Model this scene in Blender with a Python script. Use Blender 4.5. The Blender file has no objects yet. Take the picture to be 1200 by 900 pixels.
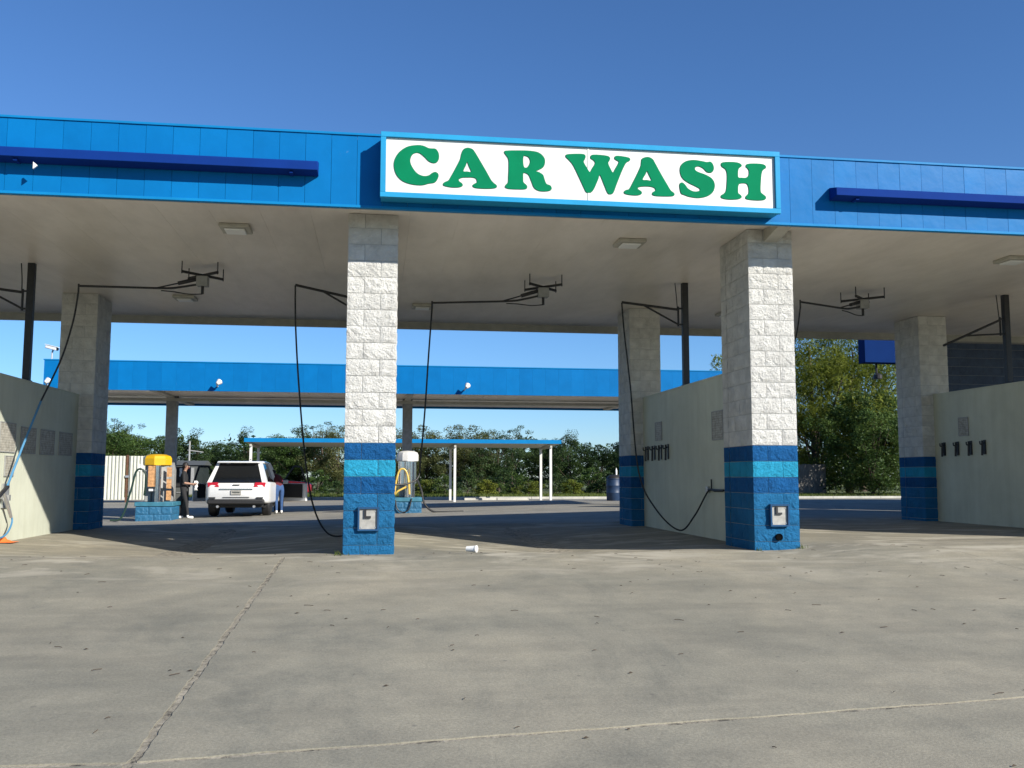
import bpy, bmesh, math, random
import numpy as np
from mathutils import Vector, Matrix

# ------------------------------------------------------------------ camera, sky, sun, exposure
SC = bpy.context.scene
COL = SC.collection
R = math.radians
CAMP = np.array([0.40328, -11.45551, 0.92842])
YAW, PITCH, ROLL, FPX = 0.14124, 0.09806, 0.00124, 1100.0
_f = np.array([math.sin(YAW)*math.cos(PITCH), math.cos(YAW)*math.cos(PITCH), math.sin(PITCH)])
_r = np.cross(_f, [0, 0, 1]); _r /= np.linalg.norm(_r)
_u = np.cross(_r, _f)
_r, _u = math.cos(ROLL)*_r + math.sin(ROLL)*_u, -math.sin(ROLL)*_r + math.cos(ROLL)*_u
cam_data = bpy.data.cameras.new('camera')
cam = bpy.data.objects.new('camera', cam_data); COL.objects.link(cam)
cam_data.sensor_width = 36; cam_data.lens = 36*FPX/1200
cam_data.clip_start = .05; cam_data.clip_end = 3000
M4 = Matrix.Identity(4)
for i in range(3):
    M4[i][0] = _r[i]; M4[i][1] = _u[i]; M4[i][2] = -_f[i]; M4[i][3] = CAMP[i]
cam.matrix_world = M4
SC.camera = cam

AZ, EL = R(43.5), R(28.5)
world = bpy.data.worlds.new('World'); SC.world = world; world.use_nodes = True
wn = world.node_tree; wn.nodes.clear()
sky = wn.nodes.new('ShaderNodeTexSky'); sky.sky_type = 'NISHITA'; sky.sun_disc = False
sky.sun_elevation = EL; sky.sun_rotation = math.pi - AZ
sky.altitude = 0; sky.air_density = 1.0; sky.dust_density = 0.0; sky.ozone_density = 10.0
bg = wn.nodes.new('ShaderNodeBackground'); bg.inputs['Strength'].default_value = .094
wo = wn.nodes.new('ShaderNodeOutputWorld')
wn.links.new(sky.outputs[0], bg.inputs[0]); wn.links.new(bg.outputs[0], wo.inputs[0])
sun_d = bpy.data.lights.new('sun', 'SUN'); sun_d.energy = 5.0; sun_d.angle = R(.53); sun_d.color = (1, .95, .86)
sun = bpy.data.objects.new('sun', sun_d); COL.objects.link(sun)
sdir = Vector((-math.sin(AZ)*math.cos(EL), math.cos(AZ)*math.cos(EL), -math.sin(EL)))
sun.rotation_euler = sdir.to_track_quat('-Z', 'Y').to_euler(); sun.location = (12, -14, 12)
SC.view_settings.view_transform = 'Standard'; SC.view_settings.look = 'None'
SC.view_settings.gamma = 1; SC.view_settings.exposure = 0.62; SC.view_settings.use_curve_mapping = False

def ray(x, y): return _f + (x-600)/FPX*_r - (y-450)/FPX*_u
def onY(x, y, Y): d = ray(x, y); return Vector(CAMP + d*(Y-CAMP[1])/d[1])
def onX(x, y, X): d = ray(x, y); return Vector(CAMP + d*(X-CAMP[0])/d[0])
def onZ(x, y, Z): d = ray(x, y); return Vector(CAMP + d*(Z-CAMP[2])/d[2])

rng = random.Random(7); nr = np.random.default_rng(7)

# ------------------------------------------------------------------ material helpers
def newmat(name):
    m = bpy.data.materials.new(name); m.use_nodes = True
    nt = m.node_tree; b = nt.nodes['Principled BSDF']
    return m, nt, b
def nd(nt, t, **kw):
    n = nt.nodes.new(t)
    for k, v in kw.items():
        if k in n.inputs: n.inputs[k].default_value = v
        else: setattr(n, k, v)
    return n
def ramp(nt, fac, stops):
    n = nt.nodes.new('ShaderNodeValToRGB'); nt.links.new(fac, n.inputs[0])
    e = n.color_ramp.elements
    while len(e) < len(stops): e.new(.5)
    for i, (p, c) in enumerate(stops): e[i].position = p; e[i].color = (*c, 1) if len(c) == 3 else c
    return n
def mix(nt, fac, a, b, mode='MIX'):
    n = nt.nodes.new('ShaderNodeMix'); n.data_type = 'RGBA'; n.blend_type = mode
    for s, v in ((n.inputs[0], fac), (n.inputs[6], a), (n.inputs[7], b)):
        if hasattr(v, 'links'): nt.links.new(v, s)
        else: s.default_value = v if not isinstance(v, tuple) else ((*v, 1) if len(v) == 3 else v)
    return n.outputs[2]
def coords(nt, kind='Object', scale=(1, 1, 1), rand=False):
    tc = nt.nodes.new('ShaderNodeTexCoord')
    mp = nt.nodes.new('ShaderNodeMapping'); mp.inputs['Scale'].default_value = scale
    nt.links.new(tc.outputs[kind], mp.inputs[0])
    if rand:
        oi = nt.nodes.new('ShaderNodeObjectInfo')
        cx = nt.nodes.new('ShaderNodeCombineXYZ')
        ml = nt.nodes.new('ShaderNodeMath'); ml.operation = 'MULTIPLY'; ml.inputs[1].default_value = 77
        nt.links.new(oi.outputs['Random'], ml.inputs[0])
        for i in range(3): nt.links.new(ml.outputs[0], cx.inputs[i])
        nt.links.new(cx.outputs[0], mp.inputs['Location'])
    return mp.outputs[0]
def noise(nt, vec, scale, detail=4, rough=.55, dist=0):
    n = nt.nodes.new('ShaderNodeTexNoise')
    nt.links.new(vec, n.inputs['Vector'])
    n.inputs['Scale'].default_value = scale; n.inputs['Detail'].default_value = detail
    n.inputs['Roughness'].default_value = rough; n.inputs['Distortion'].default_value = dist
    return n.outputs['Fac']
def bump(nt, b, h, strength=.3, dist=.01):
    n = nt.nodes.new('ShaderNodeBump'); n.inputs['Strength'].default_value = strength; n.inputs['Distance'].default_value = dist
    nt.links.new(h, n.inputs['Height']); nt.links.new(n.outputs[0], b.inputs['Normal'])
def plain(name, col, rough=.5, metal=0, vary=.12, scale=6, spec=.5, rand=False, bumps=0):
    m, nt, b = newmat(name)
    v = coords(nt, 'Object', rand=rand)
    f = noise(nt, v, scale, 5)
    lo = tuple(max(0, c*(1-vary)) for c in col); hi = tuple(min(1, c*(1+vary)) for c in col)
    rp = ramp(nt, f, [(.3, lo), (.7, hi)])
    nt.links.new(rp.outputs[0], b.inputs['Base Color'])
    b.inputs['Roughness'].default_value = rough; b.inputs['Metallic'].default_value = metal
    b.inputs['Specular IOR Level'].default_value = spec
    if bumps: bump(nt, b, noise(nt, v, scale*8, 4), bumps, .004)
    return m

def concrete(name, c0, c1, stain=True, light_front=False):
    m, nt, b = newmat(name)
    v = coords(nt, 'Object')
    big = noise(nt, v, .35, 5, .6, .6)
    mid = noise(nt, v, 2.3, 6, .65)
    fine = noise(nt, v, 60, 3, .6)
    base = ramp(nt, big, [(.25, c0), (.5, tuple((a+b_)/2 for a, b_ in zip(c0, c1))), (.75, c1)]).outputs[0]
    m1 = ramp(nt, mid, [(.25, (.78, .785, .79)), (.75, (1.14, 1.13, 1.10))]).outputs[0]
    c = mix(nt, 1, base, m1, 'MULTIPLY')
    f1 = ramp(nt, fine, [(.25, (.80, .80, .79)), (.75, (1.16, 1.16, 1.15))]).outputs[0]
    c = mix(nt, 1, c, f1, 'MULTIPLY')
    grit = noise(nt, v, 210, 2, .7)
    f2 = ramp(nt, grit, [(.3, (.78, .78, .77)), (.5, (1, 1, 1)), (.72, (1.25, 1.24, 1.22))]).outputs[0]
    c = mix(nt, .8, c, f2, 'MULTIPLY')
    vb = coords(nt, 'Object', (1, .55, 1)); blot = noise(nt, vb, .55, 7, .7, 1.2)
    f3 = ramp(nt, blot, [(.34, (.80, .82, .84)), (.46, (1, 1, 1)), (.6, (1.02, 1.01, 1.0)), (.72, (1.12, 1.10, 1.06))]).outputs[0]
    c = mix(nt, 1, c, f3, 'MULTIPLY')
    if stain:
        # long tyre and washing streaks across the drive
        vs = coords(nt, 'Object', (.22, 1.5, 1))
        st = noise(nt, vs, 1.1, 5, .6, .3)
        sm = ramp(nt, st, [(.5, (0, 0, 0)), (.68, (1, 1, 1))]).outputs[0]
        bw = nt.nodes.new('ShaderNodeRGBToBW'); nt.links.new(sm, bw.inputs[0])
        ml = nd(nt, 'ShaderNodeMath', operation='MULTIPLY'); nt.links.new(bw.outputs[0], ml.inputs[0]); ml.inputs[1].default_value = .33
        c = mix(nt, ml.outputs[0], c, tuple(x*.62 for x in c0))
        # dark specks: gum, grit, oil drops
        vo = nt.nodes.new('ShaderNodeTexVoronoi'); vo.inputs['Scale'].default_value = 3.1
        nt.links.new(v, vo.inputs['Vector'])
        sp = ramp(nt, vo.outputs['Distance'], [(.035, (1, 1, 1)), (.06, (0, 0, 0))]).outputs[0]
        bw2 = nt.nodes.new('ShaderNodeRGBToBW'); nt.links.new(sp, bw2.inputs[0])
        ml2 = nd(nt, 'ShaderNodeMath', operation='MULTIPLY'); nt.links.new(bw2.outputs[0], ml2.inputs[0]); ml2.inputs[1].default_value = .45
        c = mix(nt, ml2.outputs[0], c, (.1, .095, .085))
        # oil drips and damp marks
        oil = noise(nt, v, .9, 6, .7, 1.0)
        om = ramp(nt, oil, [(.66, (0, 0, 0)), (.8, (1, 1, 1))]).outputs[0]
        bw3 = nt.nodes.new('ShaderNodeRGBToBW'); nt.links.new(om, bw3.inputs[0])
        ml3 = nd(nt, 'ShaderNodeMath', operation='MULTIPLY'); nt.links.new(bw3.outputs[0], ml3.inputs[0]); ml3.inputs[1].default_value = .45
        c = mix(nt, ml3.outputs[0], c, tuple(x*.5 for x in c0))
    if light_front:
        # chalky wash-out marks left by water running off the bays
        sx = nt.nodes.new('ShaderNodeSeparateXYZ'); nt.links.new(v, sx.inputs[0])
        band = nd(nt, 'ShaderNodeMapRange'); nt.links.new(sx.outputs[1], band.inputs[0])
        band.inputs[1].default_value = -2.6; band.inputs[2].default_value = -.5
        band.inputs[3].default_value = 0; band.inputs[4].default_value = 1
        pv = coords(nt, 'Object', (.6, 1.4, 1))
        pn = noise(nt, pv, 1.3, 6, .65, .8)
        pm = nd(nt, 'ShaderNodeMapRange'); nt.links.new(pn, pm.inputs[0]); pm.inputs[1].default_value = .5; pm.inputs[2].default_value = .64
        mm = nd(nt, 'ShaderNodeMath', operation='MULTIPLY'); nt.links.new(band.outputs[0], mm.inputs[0]); nt.links.new(pm.outputs[0], mm.inputs[1])
        m5 = nd(nt, 'ShaderNodeMath', operation='MULTIPLY'); nt.links.new(mm.outputs[0], m5.inputs[0]); m5.inputs[1].default_value = .85
        c = mix(nt, m5.outputs[0], c, (.42, .385, .31))
    nt.links.new(c, b.inputs['Base Color'])
    b.inputs['Roughness'].default_value = .85; b.inputs['Specular IOR Level'].default_value = .3
    ad = nd(nt, 'ShaderNodeMath', operation='ADD'); nt.links.new(fine, ad.inputs[0]); nt.links.new(mid, ad.inputs[1])
    bump(nt, b, ad.outputs[0], .35, .006)
    return m

def blockmat(name, col):
    m, nt, b = newmat(name)
    v = coords(nt, 'Object', rand=True)
    n1 = noise(nt, v, 38, 6, .75); n2 = noise(nt, v, 5, 4, .6)
    lo = tuple(c*.8 for c in col); hi = tuple(min(.9, c*1.12) for c in col)
    c = ramp(nt, n2, [(.3, lo), (.7, hi)]).outputs[0]
    gw = coords(nt, 'Generated')
    dn = noise(nt, v, 9, 5, .7)
    dm = ramp(nt, dn, [(.28, (.6, .58, .55)), (.42, (1, 1, 1))]).outputs[0]
    c = mix(nt, .22, c, dm, 'MULTIPLY')
    nt.links.new(c, b.inputs['Base Color'])
    b.inputs['Roughness'].default_value = .75; b.inputs['Specular IOR Level'].default_value = .15
    bump(nt, b, n1, 1.0, .055)
    return m

def panelmat(name, col, rough=.42, chalk=True):
    m, nt, b = newmat(name)
    v = coords(nt, 'Object', rand=True)
    n1 = noise(nt, v, 2.2, 4, .6)
    oi = nt.nodes.new('ShaderNodeObjectInfo')
    c = ramp(nt, n1, [(.3, tuple(x*.92 for x in col)), (.7, tuple(min(1, x*1.06) for x in col))]).outputs[0]
    pr = ramp(nt, oi.outputs['Random'], [(0, (.93, .95, .96)), (1, (1.05, 1.04, 1.03))]).outputs[0]
    c = mix(nt, 1, c, pr, 'MULTIPLY')
    if chalk:
        n2 = noise(nt, v, 3.2, 7, .75, .5)
        f = nd(nt, 'ShaderNodeMapRange'); nt.links.new(n2, f.inputs[0]); f.inputs[1].default_value = .70; f.inputs[2].default_value = .88; f.inputs[4].default_value = .4
        c = mix(nt, f.outputs[0], c, tuple(min(1, x*.35+.5) for x in col))
    nt.links.new(c, b.inputs['Base Color'])
    b.inputs['Roughness'].default_value = rough; b.inputs['Specular IOR Level'].default_value = .1
    bump(nt, b, noise(nt, v, 3.5, 3, .5), .25, .02)
    return m

def jointmat():
    m, nt, b = newmat('joint_filler')
    v = coords(nt, 'Object'); n1 = noise(nt, v, 14, 6, .75, .5); n2 = noise(nt, v, 1.2, 4, .6)
    c = ramp(nt, n1, [(.36, (.05, .045, .035)), (.46, (.24, .215, .165)), (.62, (.36, .325, .255)), (.8, (.42, .385, .31))]).outputs[0]
    c2 = ramp(nt, n2, [(.3, (.7, .7, .7)), (.7, (1.1, 1.1, 1.1))]).outputs[0]
    nt.links.new(mix(nt, 1, c, c2, 'MULTIPLY'), b.inputs['Base Color']); b.inputs['Roughness'].default_value = .95
    bump(nt, b, n1, .8, .02)
    return m
MAT = {}
MAT['apron'] = concrete('concrete_apron', (.205, .198, .162), (.335, .305, .238), True, True)
MAT['floor'] = concrete('concrete_bay_floor', (.20, .188, .152), (.31, .28, .218), True, True)
MAT['lot'] = concrete('concrete_lot', (.21, .20, .175), (.29, .275, .24), True)
MAT['joint'] = jointmat()
MAT['curb'] = concrete('curb_concrete', (.42, .41, .37), (.55, .54, .49), False)
MAT['b_white'] = blockmat('block_white_paint', (.80, .785, .735))
MAT['b_dark'] = blockmat('block_dark_blue_paint', (.010, .11, .31))
MAT['b_mid'] = blockmat('block_mid_blue_paint', (.020, .17, .37))
MAT['b_light'] = blockmat('block_light_blue_paint', (.028, .36, .58))
MAT['b_grey'] = blockmat('block_blue_grey_paint', (.12, .16, .24))
MAT['core'] = plain('pillar_mortar', (.5, .5, .47), .9)
MAT['core_blue'] = plain('pillar_mortar_blue', (.006, .055, .14), .9)
MAT['fascia'] = panelmat('fascia_blue', (.002, .135, .37))
MAT['fascia_trim'] = panelmat('fascia_trim_blue', (.006, .18, .42))
MAT['fascia_side'] = panelmat('fascia_dark_blue', (.002, .022, .11), .85, chalk=False)
MAT['bar'] = panelmat('light_bar_navy', (.003, .03, .19), .8, False)
MAT['sign_frame'] = panelmat('sign_frame_blue', (.025, .27, .50), .35, False)
MAT['sign_face'] = plain('sign_face_acrylic', (.66, .66, .60), .3, 0, .03, 1.2)
MAT['letter'] = plain('letter_green', (.001, .175, .075), .8, 0, .08, 3, .08)
MAT['letter_edge'] = plain('letter_dark_edge', (.01, .05, .03), .5)
def soffitmat():
    m, nt, b = newmat('soffit_panel_white')
    g_ = nt.nodes.new('ShaderNodeNewGeometry'); mp = nt.nodes.new('ShaderNodeMapping'); mp.inputs['Scale'].default_value = (1, .35, 1)
    nt.links.new(g_.outputs['Position'], mp.inputs[0])
    n1 = noise(nt, mp.outputs[0], .7, 5, .6, .3); n2 = noise(nt, mp.outputs[0], 5, 5, .65)
    c = ramp(nt, n1, [(.3, (.64, .585, .52)), (.55, (.76, .70, .63)), (.75, (.80, .74, .67))]).outputs[0]
    c2 = ramp(nt, n2, [(.3, (.93, .93, .92)), (.6, (1.02, 1.02, 1.02))]).outputs[0]
    nt.links.new(mix(nt, 1, c, c2, 'MULTIPLY'), b.inputs['Base Color']); b.inputs['Roughness'].default_value = .4; b.inputs['Specular IOR Level'].default_value = .4
    return m
MAT['soffit'] = soffitmat()
MAT['soffit_trim'] = plain('soffit_trim', (.42, .40, .34), .5)
MAT['deck'] = plain('roof_deck', (.35, .34, .32), .8)
MAT['black_steel'] = plain('black_steel', (.018, .018, .02), .5, .0, .3, 20)
MAT['grey_steel'] = plain('grey_painted_steel', (.28, .28, .27), .55, 0, .15, 9)
MAT['chrome'] = plain('polished_steel', (.75, .75, .76), .16, 1, .05, 7)
MAT['galv'] = plain('galvanised_steel', (.5, .5, .5), .4, .7, .15, 9)
MAT['rubber'] = plain('black_rubber', (.012, .012, .013), .55, 0, .3, 30)
MAT['hose_blue'] = plain('blue_hose', (.06, .2, .36), .45)
MAT['hose_green'] = plain('green_hose', (.008, .03, .02), .45)
MAT['hose_yellow'] = plain('yellow_hose', (.62, .42, .08), .45)
MAT['yellow'] = plain('yellow_plastic', (.62, .36, .006), .35, 0, .05)
MAT['white_metal'] = plain('white_paint_metal', (.62, .61, .58), .45, 0, .06)
MAT['white_plastic'] = plain('white_plastic', (.8, .8, .78), .4, 0, .04)
MAT['orange_sign'] = plain('orange_panel', (.50, .27, .12), .4, 0, .4, 14)
MAT['teal_base'] = plain('island_blue_paint', (.018, .115, .22), .6, 0, .25, 5, bumps=.4)
MAT['teal_top'] = plain('island_top_paint', (.035, .16, .23), .6, 0, .2, 5)
MAT['fence_white'] = plain('fence_white_metal', (.55, .55, .47), .5, 0, .08)
MAT['rust'] = plain('rusty_steel', (.11, .05, .025), .8, 0, .3, 8)
MAT['wood_grey'] = plain('weathered_wood', (.15, .14, .125), .85, 0, .3, 4, rand=True, bumps=.4)
MAT['bark'] = plain('tree_bark', (.075, .055, .04), .9, 0, .35, 8, bumps=.6)
MAT['twig'] = plain('dry_twig', (.07, .05, .032), .9, 0, .4, 40)
MAT['glass'] = plain('dark_glass', (.008, .009, .01), .06, 0, .1, 2, .6)
MAT['car_white'] = plain('car_white_paint', (.66, .66, .65), .22, 0, .02, 2)
MAT['car_red'] = plain('car_red_paint', (.20, .012, .02), .25, 0, .05, 2)
MAT['car_grey'] = plain('car_grey_paint', (.10, .10, .10), .3, 0, .05, 2)
MAT['car_black'] = plain('car_black_plastic', (.016, .016, .017), .6)
MAT['interior'] = plain('car_dark_interior', (.02, .02, .021), .8)
MAT['tail'] = plain('tail_light_red', (.42, .015, .03), .2, 0, .1)
MAT['skin'] = plain('skin', (.30, .165, .11), .55, 0, .1)
MAT['hair'] = plain('hair_black', (.012, .01, .009), .6, 0, .3, 30)
MAT['cloth_black'] = plain('black_cloth', (.016, .016, .018), .85)
MAT['cloth_maroon'] = plain('maroon_cloth', (.09, .012, .02), .85)
MAT['denim'] = plain('blue_denim', (.03, .075, .19), .85, 0, .2, 12)
MAT['shoe_white'] = plain('white_shoe', (.72, .71, .68), .6)
MAT['hole'] = plain('black_pipe', (.004, .004, .004), .9, spec=.05)
MAT['poster'] = None
MAT['bin_blue'] = plain('bin_navy', (.012, .035, .09), .5)
MAT['orange'] = plain('orange_cloth', (.75, .16, .03), .7)
MAT['plate'] = plain('steel_cover_plate', (.33, .32, .29), .6, .1, .2, 16)
MAT['shed'] = plain('shed_grey', (.075, .08, .075), .7)

def postermat():
    m, nt, b = newmat('weathered_instruction_print')
    v = coords(nt, 'Object', rand=True)
    w = nt.nodes.new('ShaderNodeTexWave'); w.wave_type = 'BANDS'; w.bands_direction = 'Z'
    w.inputs['Scale'].default_value = 9; w.inputs['Distortion'].default_value = 1.2; w.inputs['Detail'].default_value = 3; w.inputs['Detail Scale'].default_value = 6
    nt.links.new(v, w.inputs['Vector'])
    n = noise(nt, v, 14, 5, .7)
    c = ramp(nt, n, [(.3, (.20, .185, .15)), (.6, (.42, .40, .34))]).outputs[0]
    f = nd(nt, 'ShaderNodeMapRange'); nt.links.new(w.outputs['Fac'], f.inputs[0]); f.inputs[1].default_value = .5; f.inputs[2].default_value = .9; f.inputs[4].default_value = .3
    c = mix(nt, f.outputs[0], c, (.12, .10, .085))
    nt.links.new(c, b.inputs['Base Color']); b.inputs['Roughness'].default_value = .6
    return m
MAT['poster'] = postermat()

def wallmat():
    m, nt, b = newmat('bay_wall_panel')
    v = coords(nt, 'Object')
    w = nt.nodes.new('ShaderNodeTexWave'); w.wave_type = 'BANDS'; w.bands_direction = 'Y'; w.inputs['Scale'].default_value = 4.2
    nt.links.new(v, w.inputs['Vector'])
    n = noise(nt, v, 1.1, 6, .65, .4)
    sv = coords(nt, 'Object', (3, 3, .25)); sn = noise(nt, sv, 2.2, 5, .6)
    c = ramp(nt, n, [(.3, (.46, .475, .385)), (.7, (.57, .585, .48))]).outputs[0]
    c2 = ramp(nt, sn, [(.3, (.92, .915, .89)), (.6, (1, 1, 1))]).outputs[0]
    c = mix(nt, 1, c, c2, 'MULTIPLY')
    nt.links.new(c, b.inputs['Base Color']); b.inputs['Roughness'].default_value = .6; b.inputs['Specular IOR Level'].default_value = .3
    bump(nt, b, w.outputs['Fac'], .12, .006)
    return m
MAT['wall'] = wallmat()

def leafmat(name, dark, light, trans=.35):
    m, nt, b = newmat(name)
    at = nt.nodes.new('ShaderNodeAttribute'); at.attribute_name = 'tone'
    oi = nt.nodes.new('ShaderNodeObjectInfo')
    c = ramp(nt, at.outputs['Fac'], [(0, dark), (1, light)]).outputs[0]
    t = ramp(nt, oi.outputs['Random'], [(0, (.82, .9, .8)), (1, (1.15, 1.08, 1.0))]).outputs[0]
    c = mix(nt, 1, c, t, 'MULTIPLY')
    nt.links.new(c, b.inputs['Base Color']); b.inputs['Roughness'].default_value = .55; b.inputs['Specular IOR Level'].default_value = .3
    tr = nt.nodes.new('ShaderNodeBsdfTranslucent'); nt.links.new(c, tr.inputs[0])
    ms = nt.nodes.new('ShaderNodeMixShader'); ms.inputs[0].default_value = trans
    out = nt.nodes['Material Output']
    nt.links.new(b.outputs[0], ms.inputs[1]); nt.links.new(tr.outputs[0], ms.inputs[2]); nt.links.new(ms.outputs[0], out.inputs[0])
    return m
MAT['leaf_dark'] = leafmat('leaf_dark_green', (.022, .046, .015), (.075, .12, .038))
MAT['leaf_mid'] = leafmat('leaf_mid_green', (.03, .065, .015), (.11, .165, .04))
MAT['leaf_olive'] = leafmat('leaf_olive', (.05, .066, .022), (.15, .16, .062))
MAT['leaf_lime'] = leafmat('leaf_lime', (.075, .105, .014), (.22, .25, .045), .5)
MAT['grass'] = leafmat('grass_blade', (.05, .085, .015), (.16, .19, .045))

def groundmat():
    m, nt, b = newmat('ground_grass_soil')
    v = coords(nt, 'Object')
    n = noise(nt, v, .4, 6, .65); n2 = noise(nt, v, 9, 5, .7)
    c = ramp(nt, n, [(.3, (.06, .085, .025)), (.55, (.10, .125, .035)), (.75, (.16, .145, .07))]).outputs[0]
    c2 = ramp(nt, n2, [(.3, (.7, .7, .7)), (.7, (1.2, 1.2, 1.2))]).outputs[0]
    nt.links.new(mix(nt, 1, c, c2, 'MULTIPLY'), b.inputs['Base Color']); b.inputs['Roughness'].default_value = .95
    bump(nt, b, n2, .6, .05)
    return m
MAT['ground'] = groundmat()

# ------------------------------------------------------------------ mesh helpers
class MB:
    def __init__(s): s.v = []; s.f = []
    def add(s, vs, fs):
        o = len(s.v); s.v += [tuple(p) for p in vs]; s.f += [tuple(i+o for i in f) for f in fs]; return s
    def box(s, x0, x1, y0, y1, z0, z1):
        return s.add([(x0, y0, z0), (x1, y0, z0), (x1, y1, z0), (x0, y1, z0), (x0, y0, z1), (x1, y0, z1), (x1, y1, z1), (x0, y1, z1)],
                     [(0, 3, 2, 1), (4, 5, 6, 7), (0, 1, 5, 4), (1, 2, 6, 5), (2, 3, 7, 6), (3, 0, 4, 7)])
    def hexa(s, p):   # 8 points: bottom loop then top loop
        return s.add(p, [(0, 3, 2, 1), (4, 5, 6, 7), (0, 1, 5, 4), (1, 2, 6, 5), (2, 3, 7, 6), (3, 0, 4, 7)])
    def tube(s, pts, r, n=8, caps=True):
        pts = [Vector(p) for p in pts]; rs = r if isinstance(r, (list, tuple)) else [r]*len(pts)
        vs = []; fs = []; prev = None
        for i, p in enumerate(pts):
            t = (pts[min(i+1, len(pts)-1)] - pts[max(i-1, 0)]).normalized()
            if prev is None:
                a = Vector((0, 0, 1)) if abs(t.z) < .9 else Vector((1, 0, 0)); prev = t.cross(a).normalized()
            e1 = (prev - t*prev.dot(t)).normalized(); e2 = t.cross(e1); prev = e1
            for k in range(n):
                an = 2*math.pi*k/n; vs.append(p + (e1*math.cos(an) + e2*math.sin(an))*rs[i])
        for i in range(len(pts)-1):
            for k in range(n):
                fs.append((i*n+k, i*n+(k+1) % n, (i+1)*n+(k+1) % n, (i+1)*n+k))
        if caps: fs.append(tuple(range(n-1, -1, -1))); fs.append(tuple((len(pts)-1)*n+k for k in range(n)))
        return s.add(vs, fs)
    def bar(s, a, b, w, h=None):   # rectangular bar from a to b
        h = h or w; a = Vector(a); b = Vector(b); t = (b-a).normalized()
        up = Vector((0, 0, 1)) if abs(t.z) < .95 else Vector((0, 1, 0))
        e1 = t.cross(up).normalized()*w/2; e2 = e1.cross(t).normalized()*h/2
        return s.add([a-e1-e2, a+e1-e2, a+e1+e2, a-e1+e2, b-e1-e2, b+e1-e2, b+e1+e2, b-e1+e2],
                     [(0, 3, 2, 1), (4, 5, 6, 7), (0, 1, 5, 4), (1, 2, 6, 5), (2, 3, 7, 6), (3, 0, 4, 7)])
    def lathe(s, prof, c=(0, 0, 0), n=24, sx=1, sy=1):
        vs = []; fs = []
        for r, z in prof:
            for k in range(n):
                a = 2*math.pi*k/n; vs.append((c[0]+r*sx*math.cos(a), c[1]+r*sy*math.sin(a), c[2]+z))
        for i in range(len(prof)-1):
            for k in range(n): fs.append((i*n+k, i*n+(k+1) % n, (i+1)*n+(k+1) % n, (i+1)*n+k))
        fs.append(tuple(range(n-1, -1, -1))); fs.append(tuple((len(prof)-1)*n+k for k in range(n)))
        return s.add(vs, fs)
    def mesh(s, name, smooth=False, ang=35):
        me = bpy.data.meshes.new(name); me.from_pydata(s.v, [], s.f); me.update()
        if smooth:
            for p in me.polygons: p.use_smooth = True
            me.set_sharp_from_angle(angle=R(ang))
        return me
    def build(s, name, mat, parent=None, smooth=False, bevel=0, ang=35):
        o = bpy.data.objects.new(name, s.mesh(name, smooth or bevel > 0, ang)); COL.objects.link(o)
        if mat: o.data.materials.append(mat)
        if parent: o.parent = parent
        if bevel:
            md = o.modifiers.new('bevel', 'BEVEL'); md.width = bevel; md.segments = 2; md.limit_method = 'ANGLE'
        return o
def shade(me, ang=40):
    for p in me.polygons: p.use_smooth = True
    me.set_sharp_from_angle(angle=R(ang))
def empty(name, loc=(0, 0, 0), rz=0, parent=None):
    o = bpy.data.objects.new(name, None); COL.objects.link(o); o.location = loc; o.rotation_euler.z = rz
    o.empty_display_size = .2
    if parent: o.parent = parent
    return o
def tag(o, label=None, cat=None, group=None, kind=None):
    if label: o['label'] = label
    if cat: o['category'] = cat
    if group: o['group'] = group
    if kind: o['kind'] = kind
    return o
def copy_tree(o, parent=None):
    c = o.copy(); COL.objects.link(c)
    if parent: c.parent = parent
    for ch in list(o.children): copy_tree(ch, c)
    return c
def inst(name, me, mat, parent, loc, rz=0, scale=None):
    o = bpy.data.objects.new(name, me); COL.objects.link(o); o.parent = parent; o.location = loc; o.rotation_euler.z = rz
    if scale: o.scale = scale
    if mat:
        o.material_slots[0].link = 'OBJECT'; o.material_slots[0].material = mat
    return o
def crom(pts, n=8, closed=False):
    pts = [Vector(p) for p in pts]; out = []
    m = len(pts)
    for i in range(m if closed else m-1):
        if closed: a, b, c, d = pts[i-1], pts[i], pts[(i+1) % m], pts[(i+2) % m]
        else: a, b, c, d = pts[max(i-1, 0)], pts[i], pts[i+1], pts[min(i+2, m-1)]
        for k in range(n):
            t = k/n
            out.append(.5*((2*b) + (c-a)*t + (2*a-5*b+4*c-d)*t*t + (3*b-a-3*c+d)*t**3))
    if not closed: out.append(pts[-1])
    return out
def ss(a, b, x):
    t = min(1, max(0, (x-a)/(b-a))); return t*t*(3-2*t)

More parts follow.
